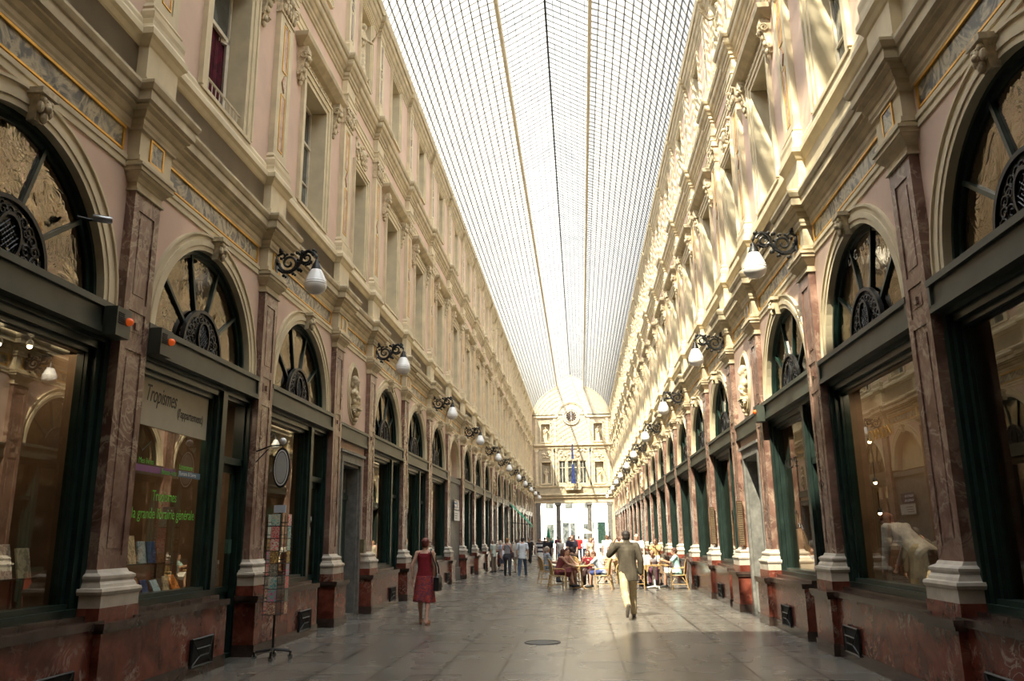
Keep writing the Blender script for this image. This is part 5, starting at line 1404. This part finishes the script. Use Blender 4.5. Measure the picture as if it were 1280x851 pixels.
def table(x, y, lb_, rnd, foot):
    t = tag(empty('cafe_table', (x, y, 0)), lb_, 'table', 'cafe tables')
    if rnd: MB().lathe([(.42, .715), (.43, .725), (.43, .745), (.415, .75)], 32).build('tabletop', M['table_wood'], t)
    else: MB().box(-.55, .45, -.35, .35, .715, .75).build('tabletop', M['table_wood'], t)
    MB().lathe([(.035, .05), (.03, .4), (.05, .70), (.12, .715)], 14).build('pedestal', foot, t, smooth=True)
    m = MB()
    for a in (20, 110, 200, 290):
        a = radians(a); m.tube([(0, 0, .07), (.3*cos(a), .3*sin(a), .035), (.36*cos(a), .36*sin(a), .02)], [.035, .025, .02], 6)
    m.build('foot', foot, t, smooth=True); return t
table(.68, 28.0, 'round honey-wood cafe table where the women lean forward', True, M['rattan'])
table(3.05, 28.0, 'rectangular cafe table on a white cross foot', False, M['white'])
table(.3, 32.0, 'round cafe table behind, holding an upright menu card', True, M['iron'])
# things on the tables
for x, y, z, lb_, grp in ((.62, 27.85, .75, 'tall drink glass on the near round table', None), (.8, 28.1, .75, 'short drink glass on the near round table', None), (2.95, 27.9, .75, 'amber drink glass on the rectangular table', None), (3.25, 28.1, .75, 'water glass at the right end of the rectangular table', None), (2.7, 28.15, .75, 'drink glass at the left end of the rectangular table', None)):
    g = tag(empty('drinking_glass', (x, y, z)), lb_, 'glass'); h = .15 if 'tall' in lb_ else .11
    MB().lathe([(.025, 0), (.032, h), (.030, h), (.023, .006)], 14).build('tumbler', M['glass'], g, smooth='all'); MB().lathe([(.022, .008), (.028, h*.7), (.001, h*.7)], 12).build('drink', cmat((.35, .14, .03), .1, .05, 'drink'), g, smooth='all')
for x, y, z, r, lb_ in ((.1, 32.0, .75, -6, 'white menu card standing on the table behind the women'), (2.8, 28.0, .75, 14, 'cream menu card standing on the rectangular table')):
    t = MB(); t.prism([(-.05, 0), (0, .32), (.05, 0)], -.11, .11, 'x').build('menu_card', M['white'], loc=(x, y, z), rot=radians(r)); 
    o = bpy.data.objects[-1] if False else [q for q in bpy.data.objects if q.name.startswith('menu_card')][-1]; tag(o, lb_, 'menu card')
SEAT = .455
def sit(label, x, y, d, h, arms, hair, skin, top, bottom, style, fem, lean=5, look=0, legs=None, **kw):
    ps = dict(lean=lean, hipL=(86, 4), hipR=(86, 4), kneeL=84, kneeR=88); ps.update(arms); ps.update(legs or {})
    return person(label, (x, y, 0), d, h, ps, hair, skin, top, bottom, hairstyle=style, female=fem, seat=SEAT, vox=.012, look=look, **kw)
sit('woman with long dark hair in a plum dress leaning on the round table', -.10, 27.78, -78, 1.70, dict(armL=(52, 4, 30, 5), armR=(46, 6, 34, 8)), (.09, .025, .015), 'fair', ('tank_top', (.20, .04, .045), 'none'), ('skirt', (.16, .035, .04), .4), 'long', True, 16, 0, dict(hipL=(80, 2), kneeL=60, hipR=(90, 2), kneeR=78))
sit('brown-haired woman in a strappy top at the near round table, facing the camera', .12, 28.75, -140, 1.70, dict(armL=(50, 8, 30, 10), armR=(48, 8, 34, 10)), (.13, .05, .03), 'fair', ('tank_top', (.40, .22, .17), 'none'), ('skirt', (.25, .08, .07), .4), 'long', True, 10)
sit('youth in a grey t-shirt and dark leggings leaning over the near round table', 1.36, 27.72, 80, 1.60, dict(armL=(58, 6, 20, 8), armR=(54, 8, 26, 5)), (.16, .06, .03), 'fair', ('t_shirt', (.50, .55, .62), 'short'), ('shorts', (.06, .08, .22)), 'short', True, 26, 10)
sit('girl in a dark red top seated behind the near round table', .92, 29.1, 170, 1.52, dict(armL=(40, 12, 80, 20), armR=(40, 12, 100, 20)), (.12, .05, .03), 'fair', ('t_shirt', (.22, .01, .02), 'short'), ('trousers', (.06, .03, .03)), 'long', True, 8)
sit('older man in a striped shirt sitting at the left of the cafe', -.60, 31.42, -70, 1.74, dict(armL=(20, 8, 60, 30), armR=(22, 8, 64, 30)), (.42, .38, .32), 'fair', ('t_shirt', stripe_mat('striped_jersey', (.10, .13, .20), (.55, .58, .62), 6), 'short'), ('trousers', (.10, .12, .14)), 'short', False, 0, 15)
sit('man in a dark brown shirt seen from behind at the second cafe table', .33, 31.3, 0, 1.70, dict(armL=(40, 10, 60, 20), armR=(40, 10, 60, 20)), (.04, .025, .02), 'tan', ('t_shirt', (.09, .055, .04), 'short'), ('trousers', (.05, .04, .04)), 'short', False, 10)
sit('woman in sunglasses and a cream top behind the youth', 1.73, 31.4, 170, 1.68, dict(armL=(30, 8, 60, 20), armR=(30, 8, 60, 20)), (.20, .09, .05), 'fair', ('t_shirt', (.66, .55, .36), 'short'), ('skirt', (.5, .4, .3), .4), 'bob', True, 2)
sit('short-haired woman in turquoise top and white skirt seated at the rectangular table', 3.76, 27.58, 82, 1.64, dict(armL=(50, 10, 60, 10), armR=(46, 10, 70, 10)), (.12, .045, .025), 'fair', ('t_shirt', (.42, .66, .66), 'short'), ('skirt', (.75, .73, .7), .4), 'curly', True, 6)
sit('man in a pale lilac shirt bending over the rectangular table', 3.15, 29.25, 170, 1.74, dict(armL=(52, 14, 30, 14), armR=(52, 14, 34, 14)), (.45, .3, .22), 'fair', ('shirt', (.60, .56, .66), 'short'), ('trousers', (.10, .03, .05)), 'bald', False, 32)
sit('person in a white shirt seated at the left side of the rectangular table', 2.46, 28.75, 215, 1.66, dict(armL=(40, 10, 70, 14), armR=(40, 10, 60, 14)), (.06, .04, .03), 'tan', ('t_shirt', (.68, .62, .5), 'short'), ('jeans', (.05, .07, .12)), 'short', False, 8)
person('bald man in a white shirt standing behind the rectangular table', (2.72, 31.0, 0), 175, 1.80, dict(armL=(14, 12, 20, 0), armR=(16, 12, 26, 0)), (.25, .17, .12), 'fair', ('shirt', (.78, .76, .76), 'short'), ('trousers', (.06, .06, .08)), hairstyle='bald', vox=.013)
person('dark-haired woman in a yellow top standing and gesturing behind the rectangular table', (3.35, 30.2, 0), 150, 1.62, dict(armL=(50, 14, 80, 20), armR=(60, 14, 60, 20)), (.06, .03, .02), 'tan', ('t_shirt', (.62, .45, .22), 'short'), ('skirt', (.3, .2, .12), .5), hairstyle='bob', female=True, vox=.013)
# person bending inside the near right shop window
person('person in pale shirt and khaki trousers bending over inside the near right window', (W+.95, 11.35, .52), 28, 1.72, dict(lean=52, hipL=(6, 4), kneeL=10, hipR=(-8, 4), kneeR=6, armL=(18, 6, 12, 0), armR=(34, 8, 12, 0), nod=-25), (.22, .07, .03), 'fair', ('shirt', (.62, .60, .55), 'long'), ('trousers', (.55, .45, .27)), shoes=(.05, .04, .03), vox=.011)
# ------------------------------------------------------------------ statues and busts
def statue_proto(pose):
    r, _ = person('robed carved stone figure standing', (0, 0, 0), 0, 1.62, pose, stone=M['carved'], robe=True, vox=.02, name='statue')
    return r, [o for o in bpy.data.objects if o.parent == r]
sp_ = [statue_proto(dict(hipL=(10, 3), armL=(50, 20, 80, 30), armR=(10, 10, 60, 30))), statue_proto(dict(armR=(70, 15, 60, 20), armL=(5, 12, 20, 0), hipR=(10, 3)))]
def put_statue(n, loc, rot, label, grp, sc=1.0):
    r, ch = sp_[n % 2]
    c = r.copy(); COL.objects.link(c); c.location = loc; c.rotation_euler = (0, 0, rot); c.scale = (sc,)*3
    for q in ch: k = q.copy(); COL.objects.link(k); k.parent = c
    tag(c, label, 'statue', grp)
for side in (-1, 1):
    sn = 'left' if side < 0 else 'right'; n = 0
    for i, (a, b, g) in enumerate(BAY):
        if g == 'n':
            put_statue(n+(side > 0), (side*(W+.42), (a+b)/2, 13.08), radians(-90 if side < 0 else 90), 'robed stone statue standing in the attic niche, %s facade, %s from the camera' % (sn, ORD[n]), 'attic statues of the %s facade' % sn)
            n += 1
for k, (x, z, lb_) in enumerate(((-2.95, 7.5, 'lower left'), (2.95, 7.5, 'lower right'), (-2.95, 12.15, 'upper left'), (2.95, 12.15, 'upper right'))):
    put_statue(k, (x, YEND+.14, z), pi, 'stone statue in the %s niche of the end facade' % lb_, 'statues of the end facade', 1.05)
for r, ch in sp_:
    for q in list(ch): bpy.data.objects.remove(q)
    bpy.data.objects.remove(r)
def bust():
    m = MB()   # faces local +x (out of the wall), origin on the niche axis
    m.ell((.02, 0, 5.22), (.085, .07, .10), 12, 10); m.ell((.06, 0, 5.17), (.05, .05, .06), 8, 6); m.ell((.105, 0, 5.20), (.02, .014, .03), 8, 6)
    m.ell((-.02, 0, 5.27), (.09, .085, .08), 12, 8); m.ell((-.06, .0, 5.16), (.06, .07, .09), 10, 8); m.ell((.0, 0, 5.33), (.06, .05, .03), 8, 6)
    m.limb([(0, 0, 5.02), (.01, 0, 5.14)], [.055, .045]); m.ell((0, 0, 4.92), (.10, .19, .12), 14, 8); m.ell((.03, 0, 4.82), (.09, .14, .13), 12, 8)
    for s in (-1, 1): m.ell((.08, s*.07, 4.83), (.05, .06, .06), 8, 6)
    m.limb([(.05, -.17, 4.93), (.11, 0, 4.80), (.08, .15, 4.70)], [.035, .035, .03]); m.limb([(.03, -.14, 4.74), (.08, .05, 4.70), (.04, .14, 4.66)], [.04, .04, .03])
    m.lathe([(.09, 4.62), (.07, 4.66), (.10, 4.70)], 12)
    return m.build('carved_bust', M['carved'], None, vox=.014)
def bust_console():
    m = MB(); m.box(-.1, .14, -.19, .19, 4.56, 4.62); m.add([], [])
    for s in (-1, 1):
        pts = [(.06, s*(.12+.075*(1-.8*t/14)*cos(t*.8)), 4.46+.075*(1-.8*t/14)*sin(t*.8)) for t in range(15)]; m.tube(pts, .022, 6)
        m.ell((.05, s*.16, 4.52), (.06, .05, .04), 8, 6)
    m.ell((.03, 0, 4.46), (.09, .11, .10), 12, 8); m.ell((.02, 0, 4.33), (.07, .08, .07), 10, 6); m.ell((.0, 0, 4.25), (.05, .05, .05), 8, 6); m.ell((.09, 0, 4.47), (.04, .05, .05), 8, 6)
    return m.build('scroll_console', M['carved'], None, smooth=True)
bp, bc = bust().data, bust_console().data
for o in [q for q in bpy.data.objects if q.data in (bp, bc)]: bpy.data.objects.remove(o)
for side in (-1, 1):
    sn = 'left' if side < 0 else 'right'; n = 0
    for i, (a, b, g) in enumerate(BAY):
        if g == 'n':
            r = empty('bust', (side*(W+.25), (a+b)/2, 0), 0 if side < 0 else pi)
            tag(r, 'stone bust on a scroll console in the oval niche, %s facade, %s from the camera' % (sn, ORD[n]), 'bust', 'busts of the %s facade' % sn); n += 1
            for nm, me in (('carved_bust', bp), ('scroll_console', bc)):
                o = bpy.data.objects.new(nm, me); COL.objects.link(o); o.parent = r
# ------------------------------------------------------------------ small fittings on the facades
def alarm(side, y, label):
    r = tag(empty('alarm_box', (side*(W+.2), y, 3.98), 0 if side < 0 else pi), label, 'alarm box', 'alarm boxes')
    MB().box(0, .16, -.14, .14, -.16, .16).build('casing', M['beam'], r)
    m = MB()
    for k in range(6): m.box(.155, .168, -.11, 0, .0+.022*k-.02, .01+.022*k-.02)
    m.build('louvres', M['shade_black'], r)
    MB().lathe([(.045, .16), (.045, .18), (.035, .205), (.012, .22), (.001, .222)], 16, (0, .08, .03), 'x').build('lamp_lens', M['orange_lens'], r, smooth='all')
alarm(-1, 8.22, 'grey alarm box with orange lens at the far end of the nearest left transom')
alarm(-1, 9.17, 'grey alarm box with orange lens beside the left bookshop sign')
alarm(1, 17.0-.62, 'green alarm box with orange lens on the right facade beside the stone doorway')
cm_ = tag(empty('security_camera', (-W-.24, 7.72, 5.02), radians(35)), 'small security camera fixed on the nearest left arch', 'camera')
m = MB(); m.M = Matrix.Rotation(radians(90), 4, 'Y'); m.lathe([(.035, .02), (.04, .03), (.04, .20), (.03, .215), (.02, .21)], 14); m.build('housing', M['steel'], cm_, smooth=True)
MB().tube([(-.12, 0, -.02), (0, 0, -.03), (.05, 0, -.02)], .016, 6).build('arm', M['iron'], cm_, smooth=True)
mbx = tag(MB().box(0, .10, -.11, .11, 1.36, 1.66).box(.10, .105, -.08, .08, 1.56, 1.58).build('letter_box', cmat((.16, .13, .07), .4, .2, 'brass'), loc=(-W-.24, 18.24+.9, 0)), 'brass letter box on the stone surround of the left doorway', 'letter box')
mbx2 = tag(MB().box(0, .05, -.06, .06, 1.48, 1.68).build('intercom', cmat((.05, .12, .09), .3, .2, 'intercom_plastic'), loc=(-W-.44, 12.2, 0)), 'small green intercom by the bookshop door', 'intercom')
# signs
GRN = plain('green_window_lettering', (.10, .42, .04), .5, 0, 0, emit=((.12, .5, .05), .03)); INK = plain('black_lettering', (.02, .02, .02), .5, 0, 0); PUR = plain('mauve_film', (.22, .08, .20), .6, 0, .05)  # green letters carry a faint added glow though they are no lamp
sg = tag(empty('window_sign', (-W-.455, 10.3, 0)), 'frosted cream panel lettered Tropismes across the bookshop window', 'sign')
MB().box(-.01, 0, -1.38, 1.05, 3.06, 3.70).build('panel', plain('frosted_cream_panel', (.42, .39, .30), .6, 0, .04), sg)
def ltxt(root, body, size, mat, y, z, sx=1., shear=0, x=.004, side=-1, name='lettering'):
    o = text(name, body, size, mat, root, .001, 'LEFT', shear, sx); face_wall(o, side, x, y, z)
    return o
ltxt(sg, 'Tropismes', .30, INK, -.76, 3.37, .62, .35)
ltxt(sg, "(l'appartement)", .17, INK, .08, 3.27, .72)
g2 = tag(empty('window_lettering', (-W-.47, 10.3, 0)), 'green lettering Tropismes la grande librairie on the bookshop window', 'lettering')
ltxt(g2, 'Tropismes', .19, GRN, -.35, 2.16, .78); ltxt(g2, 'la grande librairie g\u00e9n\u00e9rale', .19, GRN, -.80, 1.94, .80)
MB().box(-.003, 0, -.80, .2, 2.50, 2.58).build('mauve_strip', PUR, g2)
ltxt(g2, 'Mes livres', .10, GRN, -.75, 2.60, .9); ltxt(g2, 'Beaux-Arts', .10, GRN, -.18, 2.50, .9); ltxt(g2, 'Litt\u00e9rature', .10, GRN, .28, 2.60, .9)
b5 = MB().box(-.003, 0, .28, .92, 2.50, 2.58).build('blue_strip', cmat((.12, .2, .25), .5, .05, 'blue_film'), g2); ltxt(g2, 'Romans & Livres', .08, M['white'], .3, 2.52, .9)
for nm, body, size, mt, y, z, sx, lb_ in (('gilt_lettering', 'DAMON', .21, M['gold'], 11.44, 2.86, 1.05, 'gold letters DAMON on the near right display window'),
     ('dark_lettering', 'NOYE', .26, INK, 16.1, 2.86, 1.2, 'dark capital letters on the second right display window'),
     ('fanlight_lettering', 'D&G', .20, M['white'], 11.33, 5.33, .9, 'white letters in the fanlight of the near right window')):
    r = tag(empty(nm, (W+.47-(.04 if 'fan' in nm else 0)-.006, y, z)), lb_, 'lettering'); o = text('letters', body, size, mt, r, .001, 'LEFT', 0, sx); o.matrix_basis = Matrix.Rotation(-pi/2, 4, 'Z') @ Matrix.Rotation(pi/2, 4, 'X')
r = tag(empty('script_lettering', (W+.464, 15.6, 1.75)), 'dark handwritten scrawl low on the second right display window', 'lettering')
MB().tube([(0, .15, .25), (0, .1, .33), (0, .02, .28), (0, .05, .1), (0, .12, .0), (0, 0, .02), (0, -.12, .1), (0, -.18, .02), (0, -.3, .06), (0, -.38, -.02)], .009, 5).build('stroke', INK, r, smooth=True)
ss = tag(empty('street_sign', (-W-.255, 34.3, 0)), 'dark blue enamel street sign on the grey stone pier', 'sign')
MB().box(0, .012, -.75, .55, 2.83, 3.22).build('plate', cmat((.012, .02, .10), .25, .05, 'blue_enamel'), ss)
ltxt(ss, 'GALERIE DU ROI', .13, M['white'], -.7, 3.05, .9, x=.014); ltxt(ss, 'KONINGSGALERIJ', .13, M['white'], -.7, 2.88, .88, x=.014)
s2 = tag(empty('notice_board', (-W-.255, 34.3, 0)), 'pale notice board with grey text under the blue street sign', 'sign')
MB().box(0, .012, -.78, .75, 2.38, 2.78).build('plate', cmat((.55, .57, .58), .4, .05, 'pale_enamel'), s2)
for k in range(3): MB().box(.012, .014, -.6, .2-.1*k, 2.65-.09*k, 2.675-.09*k).build('text_line', INK, s2)
op = tag(empty('open_sign', (-W-.43, 15.92, 0)), 'small black sign with white letters OPEN on the glazed door', 'sign')
MB().box(0, .006, -.11, .17, 2.0, 2.12).build('plate', INK, op); ltxt(op, 'OPEN', .10, M['white'], -.10, 2.03, .9, x=.008)
MB().ell((0, .02, 1.82), (.006, .09, .13), 14, 10).build('round_sticker', M['white'], op)
dt = tag(MB().box(0, .006, -.07, .07, .60, .82).box(.006, .008, -.03, .03, .70, .78).build('paper_notice', M['white'], loc=(-W-.42, 16.2, 0)), 'white paper notice taped low on the second left door', 'notice')
# hanging oval sign
hs = tag(empty('hanging_sign', (-3.89, 12.38, 0)), 'white oval shop sign hanging from an iron bracket above the card rack', 'sign')
m = MB(); m.M = Matrix.Rotation(-pi/2, 4, 'Z')
vs = []; 
def ovalplate(rx, rz, y0, y1, cz=2.75):
    q = MB(); n = 32; v = [(rx*cos(2*pi*i/n), y, cz+rz*sin(2*pi*i/n)) for y in (y0, y1) for i in range(n)]
    return q.add(v, [tuple(range(n)), tuple(range(n, 2*n))[::-1]]+[(i, (i+1) % n, n+(i+1) % n, n+i) for i in range(n)])
ovalplate(.135, .31, -.012, .012).build('rim', M['iron'], hs); ovalplate(.115, .275, -.018, .018).build('white_board', M['white'], hs); ovalplate(.10, .25, -.020, .020).build('inner_line', M['iron'], hs); ovalplate(.092, .238, -.022, .022).build('face', cmat((.5, .5, .47), .4, .05, 'sign_paint'), hs)
MB().tube([(-.47, .12, 3.02), (-.2, .05, 3.10), (0, 0, 3.10), (.0, 0, 3.05)], .012, 6).tube([(-.47, .12, 2.85), (-.25, .06, 3.05)], .009, 6).build('bracket', M['iron'], hs, smooth=True)
MB().ell((0, 0, 3.16), (.055, .055, .055), 14, 10).build('ball', M['opal'], hs, smooth='all')
# card rack
ck = tag(empty('card_rack', (-3.78, 12.12, 0)), 'black revolving rack of picture cards on castors outside the bookshop', 'card rack')
MB().tube([(0, 0, .12), (0, 0, 2.12)], .018, 8).build('pole', M['iron'], ck, smooth=True)
for a in (15, 105, 195, 285):
    a_ = radians(a); lg = MB().tube([(0, 0, .14), (.24*cos(a_), .24*sin(a_), .11)], .022, 6).build('leg', M['iron'], ck, smooth=True)
    x, y = .25*cos(a_), .25*sin(a_)
    MB().lathe([(.03, -.012), (.038, -.008), (.038, .008), (.03, .012)], 14, (x, 0, .038), 'y').build('castor', M['steel'], lg, smooth=True).location = (0, y, 0)
    MB().box(x-.012, x+.012, y-.02, y+.02, .04, .11).build('castor_fork', M['iron'], lg)
wires = MB()
tiers = [.62+.178*k for k in range(8)]
for s in (-1, 1):
    for t_ in (-1, 1): wires.tube([(s*.13, t_*.13, .55), (s*.13, t_*.13, 2.02)], .005, 4)
for z in tiers:
    for q in ([(-.15, -.15), (.15, -.15), (.15, .15), (-.15, .15)],):
        for z2 in (z, z+.05): wires.tube([(x, y, z2) for x, y in q], .004, 4, closed=True)
        wires.tube([(-.15, -.15, z), (.15, .15, z)], .004, 4); wires.tube([(.15, -.15, z), (-.15, .15, z)], .004, 4)
wires.build('wire_pockets', M['iron'], ck)
hd = MB().box(-.09, .09, -.02, 0, 2.06, 2.17).build('header_card', cmat((.55, .58, .66), .5, .05, 'card'), ck)
cc = [((.14, .42, .38), (.7, .65, .5)), ((.55, .03, .04), (.7, .4, .35)), ((.55, .02, .03), (.8, .7, .6)), ((.50, .35, .10), (.2, .1, .05)), ((.35, .30, .22), (.12, .14, .12)), ((.05, .28, .30), (.6, .55, .45)), ((.65, .08, .28), (.15, .5, .4)), ((.62, .50, .35), (.35, .12, .08))]
nm_c = ['teal', 'crimson', 'red', 'ochre', 'olive', 'turquoise', 'pink', 'sandy']
for k in range(8):
    z = tiers[7-k]; c1, c2 = cc[k]
    for face, (dx, dy, rz, fn) in enumerate(((0, -.155, 0, 'front'), (-.155, 0, -90, 'left'), (.155, 0, 90, 'right'))):
        kk = (k*3+face*5) % 8 if face else k; c1, c2 = cc[kk]
        o = MB().box(-.062, .062, -.006, .006, 0, .165).build('picture_card', pattern_mat('card_print', [c1, c2, tuple(min(1, v*1.5) for v in c1), c1], 30), loc=(-3.78+dx, 12.12+dy, z+.004), rot=radians(rz))
        tag(o, '%s picture card in the %s tier from the top, %s side of the rack' % (nm_c[kk], ORD[k], fn), 'card', 'picture cards on the rack')
# books in the bookshop windows
rd = random.Random(21)
bl_ = [('yellow and blue', (.60, .50, .12)), ('white', (.62, .60, .52)), ('pale blue', (.30, .42, .50)), ('red', (.45, .05, .04)), ('green', (.12, .30, .12)), ('cream', (.60, .52, .36)), ('brown', (.20, .10, .05)), ('grey', (.32, .32, .32)), ('orange', (.60, .22, .05)), ('dark blue', (.04, .07, .20))]
def book(y, z, d, wy, h, k, where, tilt=12, rz=0):
    nm, c = bl_[k % 10]
    m = MB(); m.M = Matrix.Rotation(radians(-tilt), 4, 'Y'); m.box(-.02, 0, -wy/2, wy/2, 0, h)
    r = tag(empty('book', (-W-d, y, z), radians(rz)), '%s picture book %s' % (nm, where), 'book', 'books in the left shop windows')
    m.build('cover', pattern_mat('book_cover', [c, tuple(min(1, v*1.6) for v in c), c, (.55, .5, .42)], 9), r)
    m = MB(); m.M = Matrix.Rotation(radians(-tilt), 4, 'Y'); m.box(-.018, -.003, -wy/2+.005, wy/2+.003, .004, h+.002); m.build('pages', M['white'], r)
pl = S(MB().box(-W-1.5, -W-.52, 9.0, 11.3, .02, 1.0).build('trim_15', M['dark_wood'])); pl['label'] = 'display ledge inside the bookshop window'
pl = S(MB().box(-W-1.5, -W-.52, 5.0, 8.3, .02, .93).build('trim_16', M['dark_wood'])); pl['label'] = 'display ledge inside the nearest left window'
pl = S(MB().box(W+.55, W+1.9, 9.0, 12.4, .02, .52).build('trim_17', M['dark_wood'])); pl['label'] = 'raised floor of the near right display window'
sh_ = tag(MB().box(-W-1.06, -W-.78, 9.3, 11.3, 1.37, 1.385).box(-W-1.05, -W-1.03, 9.3, 9.32, 1.0, 1.37).box(-W-1.05, -W-1.03, 11.28, 11.3, 1.0, 1.37).build('display_shelf', M['dark_wood']), 'narrow shelf raising the back row of books in the bookshop window', 'shelf')
sh2 = tag(MB().box(-W-1.0, -W-.7, 7.6, 9.0-.75, 1.30, 1.315).box(-W-.98, -W-.96, 7.6, 7.62, .93, 1.3).box(-W-.98, -W-.96, 8.23, 8.25, .93, 1.3).build('display_shelf', M['dark_wood']), 'small shelf holding two books in the nearest left window', 'shelf')
wh = ['at the near end', 'second from the near end', 'third from the near end', 'fourth from the near end', 'fifth from the near end', 'sixth from the near end', 'at the far end']
for k in range(7): book(9.55+.26*k, 1.0, .60+.03*(k % 2), rd.uniform(.14, .2), rd.uniform(.2, .28), k*3, 'in the window front row, '+wh[k], rd.uniform(8, 35))
for k in range(6): book(9.85+.25*k, 1.385, .86, rd.uniform(.17, .22), rd.uniform(.27, .36), k*7+1, 'on the bookshop window shelf, '+(wh[k] if k < 5 else wh[6]), 10)
book(7.85, 1.315, .78, .26, .34, 1, 'standing on the small shelf in the nearest left window'); book(8.14, 1.315, .76, .2, .30, 5, 'at the far end of the small left window shelf')
book(7.3, .93, .62, .3, .26, 6, 'lying low in the nearest left window', 20)
# lit spot lamps inside the shops
def spot(x, y, z, lb_):
    r = tag(empty('spot_lamp', (x, y, z)), lb_, 'lamp', 'small spot lamps glowing inside the shops')
    MB().ell((0, 0, 0), (.026, .026, .026), 10, 8).build('bulb', M['spot'], r, smooth='all'); MB().lathe([(.035, .01), (.03, .05), (.01, .07)], 12).tube([(0, 0, .06), (0, 0, .3)], .006, 5).build('holder', M['iron'], r, smooth=True)
for k, (y, z) in enumerate(((7.3, 3.6), (7.75, 3.68))): spot(-W-.75, y, z-.05, 'small glowing spot lamp in the nearest left window, %s' % ('nearer one' if k == 0 else 'farther one'))
for k, (y, z) in enumerate(((12.25, 2.95), (12.2, 2.36), (12.15, 1.93), (12.22, 1.26))): spot(W+.75, y, z, 'small glowing spot lamp in the near right window, %s from the top' % ORD[k])
for k in range(6): 
    a = 2*pi*k/6; spot(-W-1.6, 10.7+.14*cos(a), 2.35+.13*sin(a), 'tiny bulb in the ring chandelier of the bookshop, %s of six' % ORD[k])
# added area lights warming the shop walls, no fixtures of their own
for side, y in ((-1, 10.7), (1, 11.5), (-1, 14.8), (-1, 7.0), (1, 15.0)):
    l_ = bpy.data.lights.new('shop_fill_light', 'AREA'); l_.energy = 6; l_.color = (1, .62, .30); l_.size = .8
    o = bpy.data.objects.new('shop_fill_light', l_); COL.objects.link(o); o.location = (side*(W+1.8), y, 3.9)
for side, y, e in ((-1, 10.5, 26), (1, 11.6, 18), (-1, 8.0, 6)):  # fill lights added above the ledges to brighten the window displays
    l_ = bpy.data.lights.new('window_fill_light', 'AREA'); l_.energy = e; l_.color = (1, .78, .52); l_.size = .5; l_.shape = 'RECTANGLE'; l_.size_y = 1.4
    o = bpy.data.objects.new('window_fill_light', l_); COL.objects.link(o); o.location = (side*(W+.85), y, 3.75)
# slatted menu boards at the right pilasters, low glass screen by the tables
for k, y in enumerate((PY[5], PY[6])):
    r = tag(empty('menu_board', (W+.08, y-.36, 0)), 'tall narrow slatted menu board beside the %s pilaster behind the right tables' % ('fourth' if k == 0 else 'fifth'), 'board', 'slatted menu boards')
    MB().box(0, .14, -.02, .02, 1.42, 2.42).build('backing', M['dark_wood'], r)
    m = MB()
    for j in range(20): m.box(.02, .12, -.03, -.02, 1.45+.048*j, 1.475+.048*j)
    m.build('slats', cmat((.16, .12, .07), .5, .1, 'slat'), r)
gs = tag(empty('glass_screen', (3.0, 27.1, 0)), 'low clear glass screen on thin posts in front of the right tables', 'screen')
for x in (-.28, .06, .42):
    MB().tube([(x, 0, 0), (x, 0, 1.5)], .009, 6).build('post', M['iron'], gs); MB().lathe([(.06, 0), (.06, .01), (.01, .02)], 12, (x, 0, 0)).build('foot', M['iron'], gs)
MB().box(-.27, .41, -.004, .004, .75, 1.42).build('pane', M['clear_glass'], gs)
# manhole cover
mh = tag(empty('manhole_cover', (.02, 13.97, .002)), 'round iron manhole cover set in the paving', 'manhole cover')
MB().lathe([(.27, 0), (.27, .002), (.001, .003)], 36).build('lid', cmat((.07, .068, .062), .5, .2, 'worn_iron'), mh)
MB().tube([(.29*cos(2*pi*i/40), .29*sin(2*pi*i/40), 0) for i in range(40)], .008, 4, closed=True).build('rim', M['iron'], mh)
bpy.context.view_layer.update()

if TMP: bpy.data.scenes.remove(TMP)
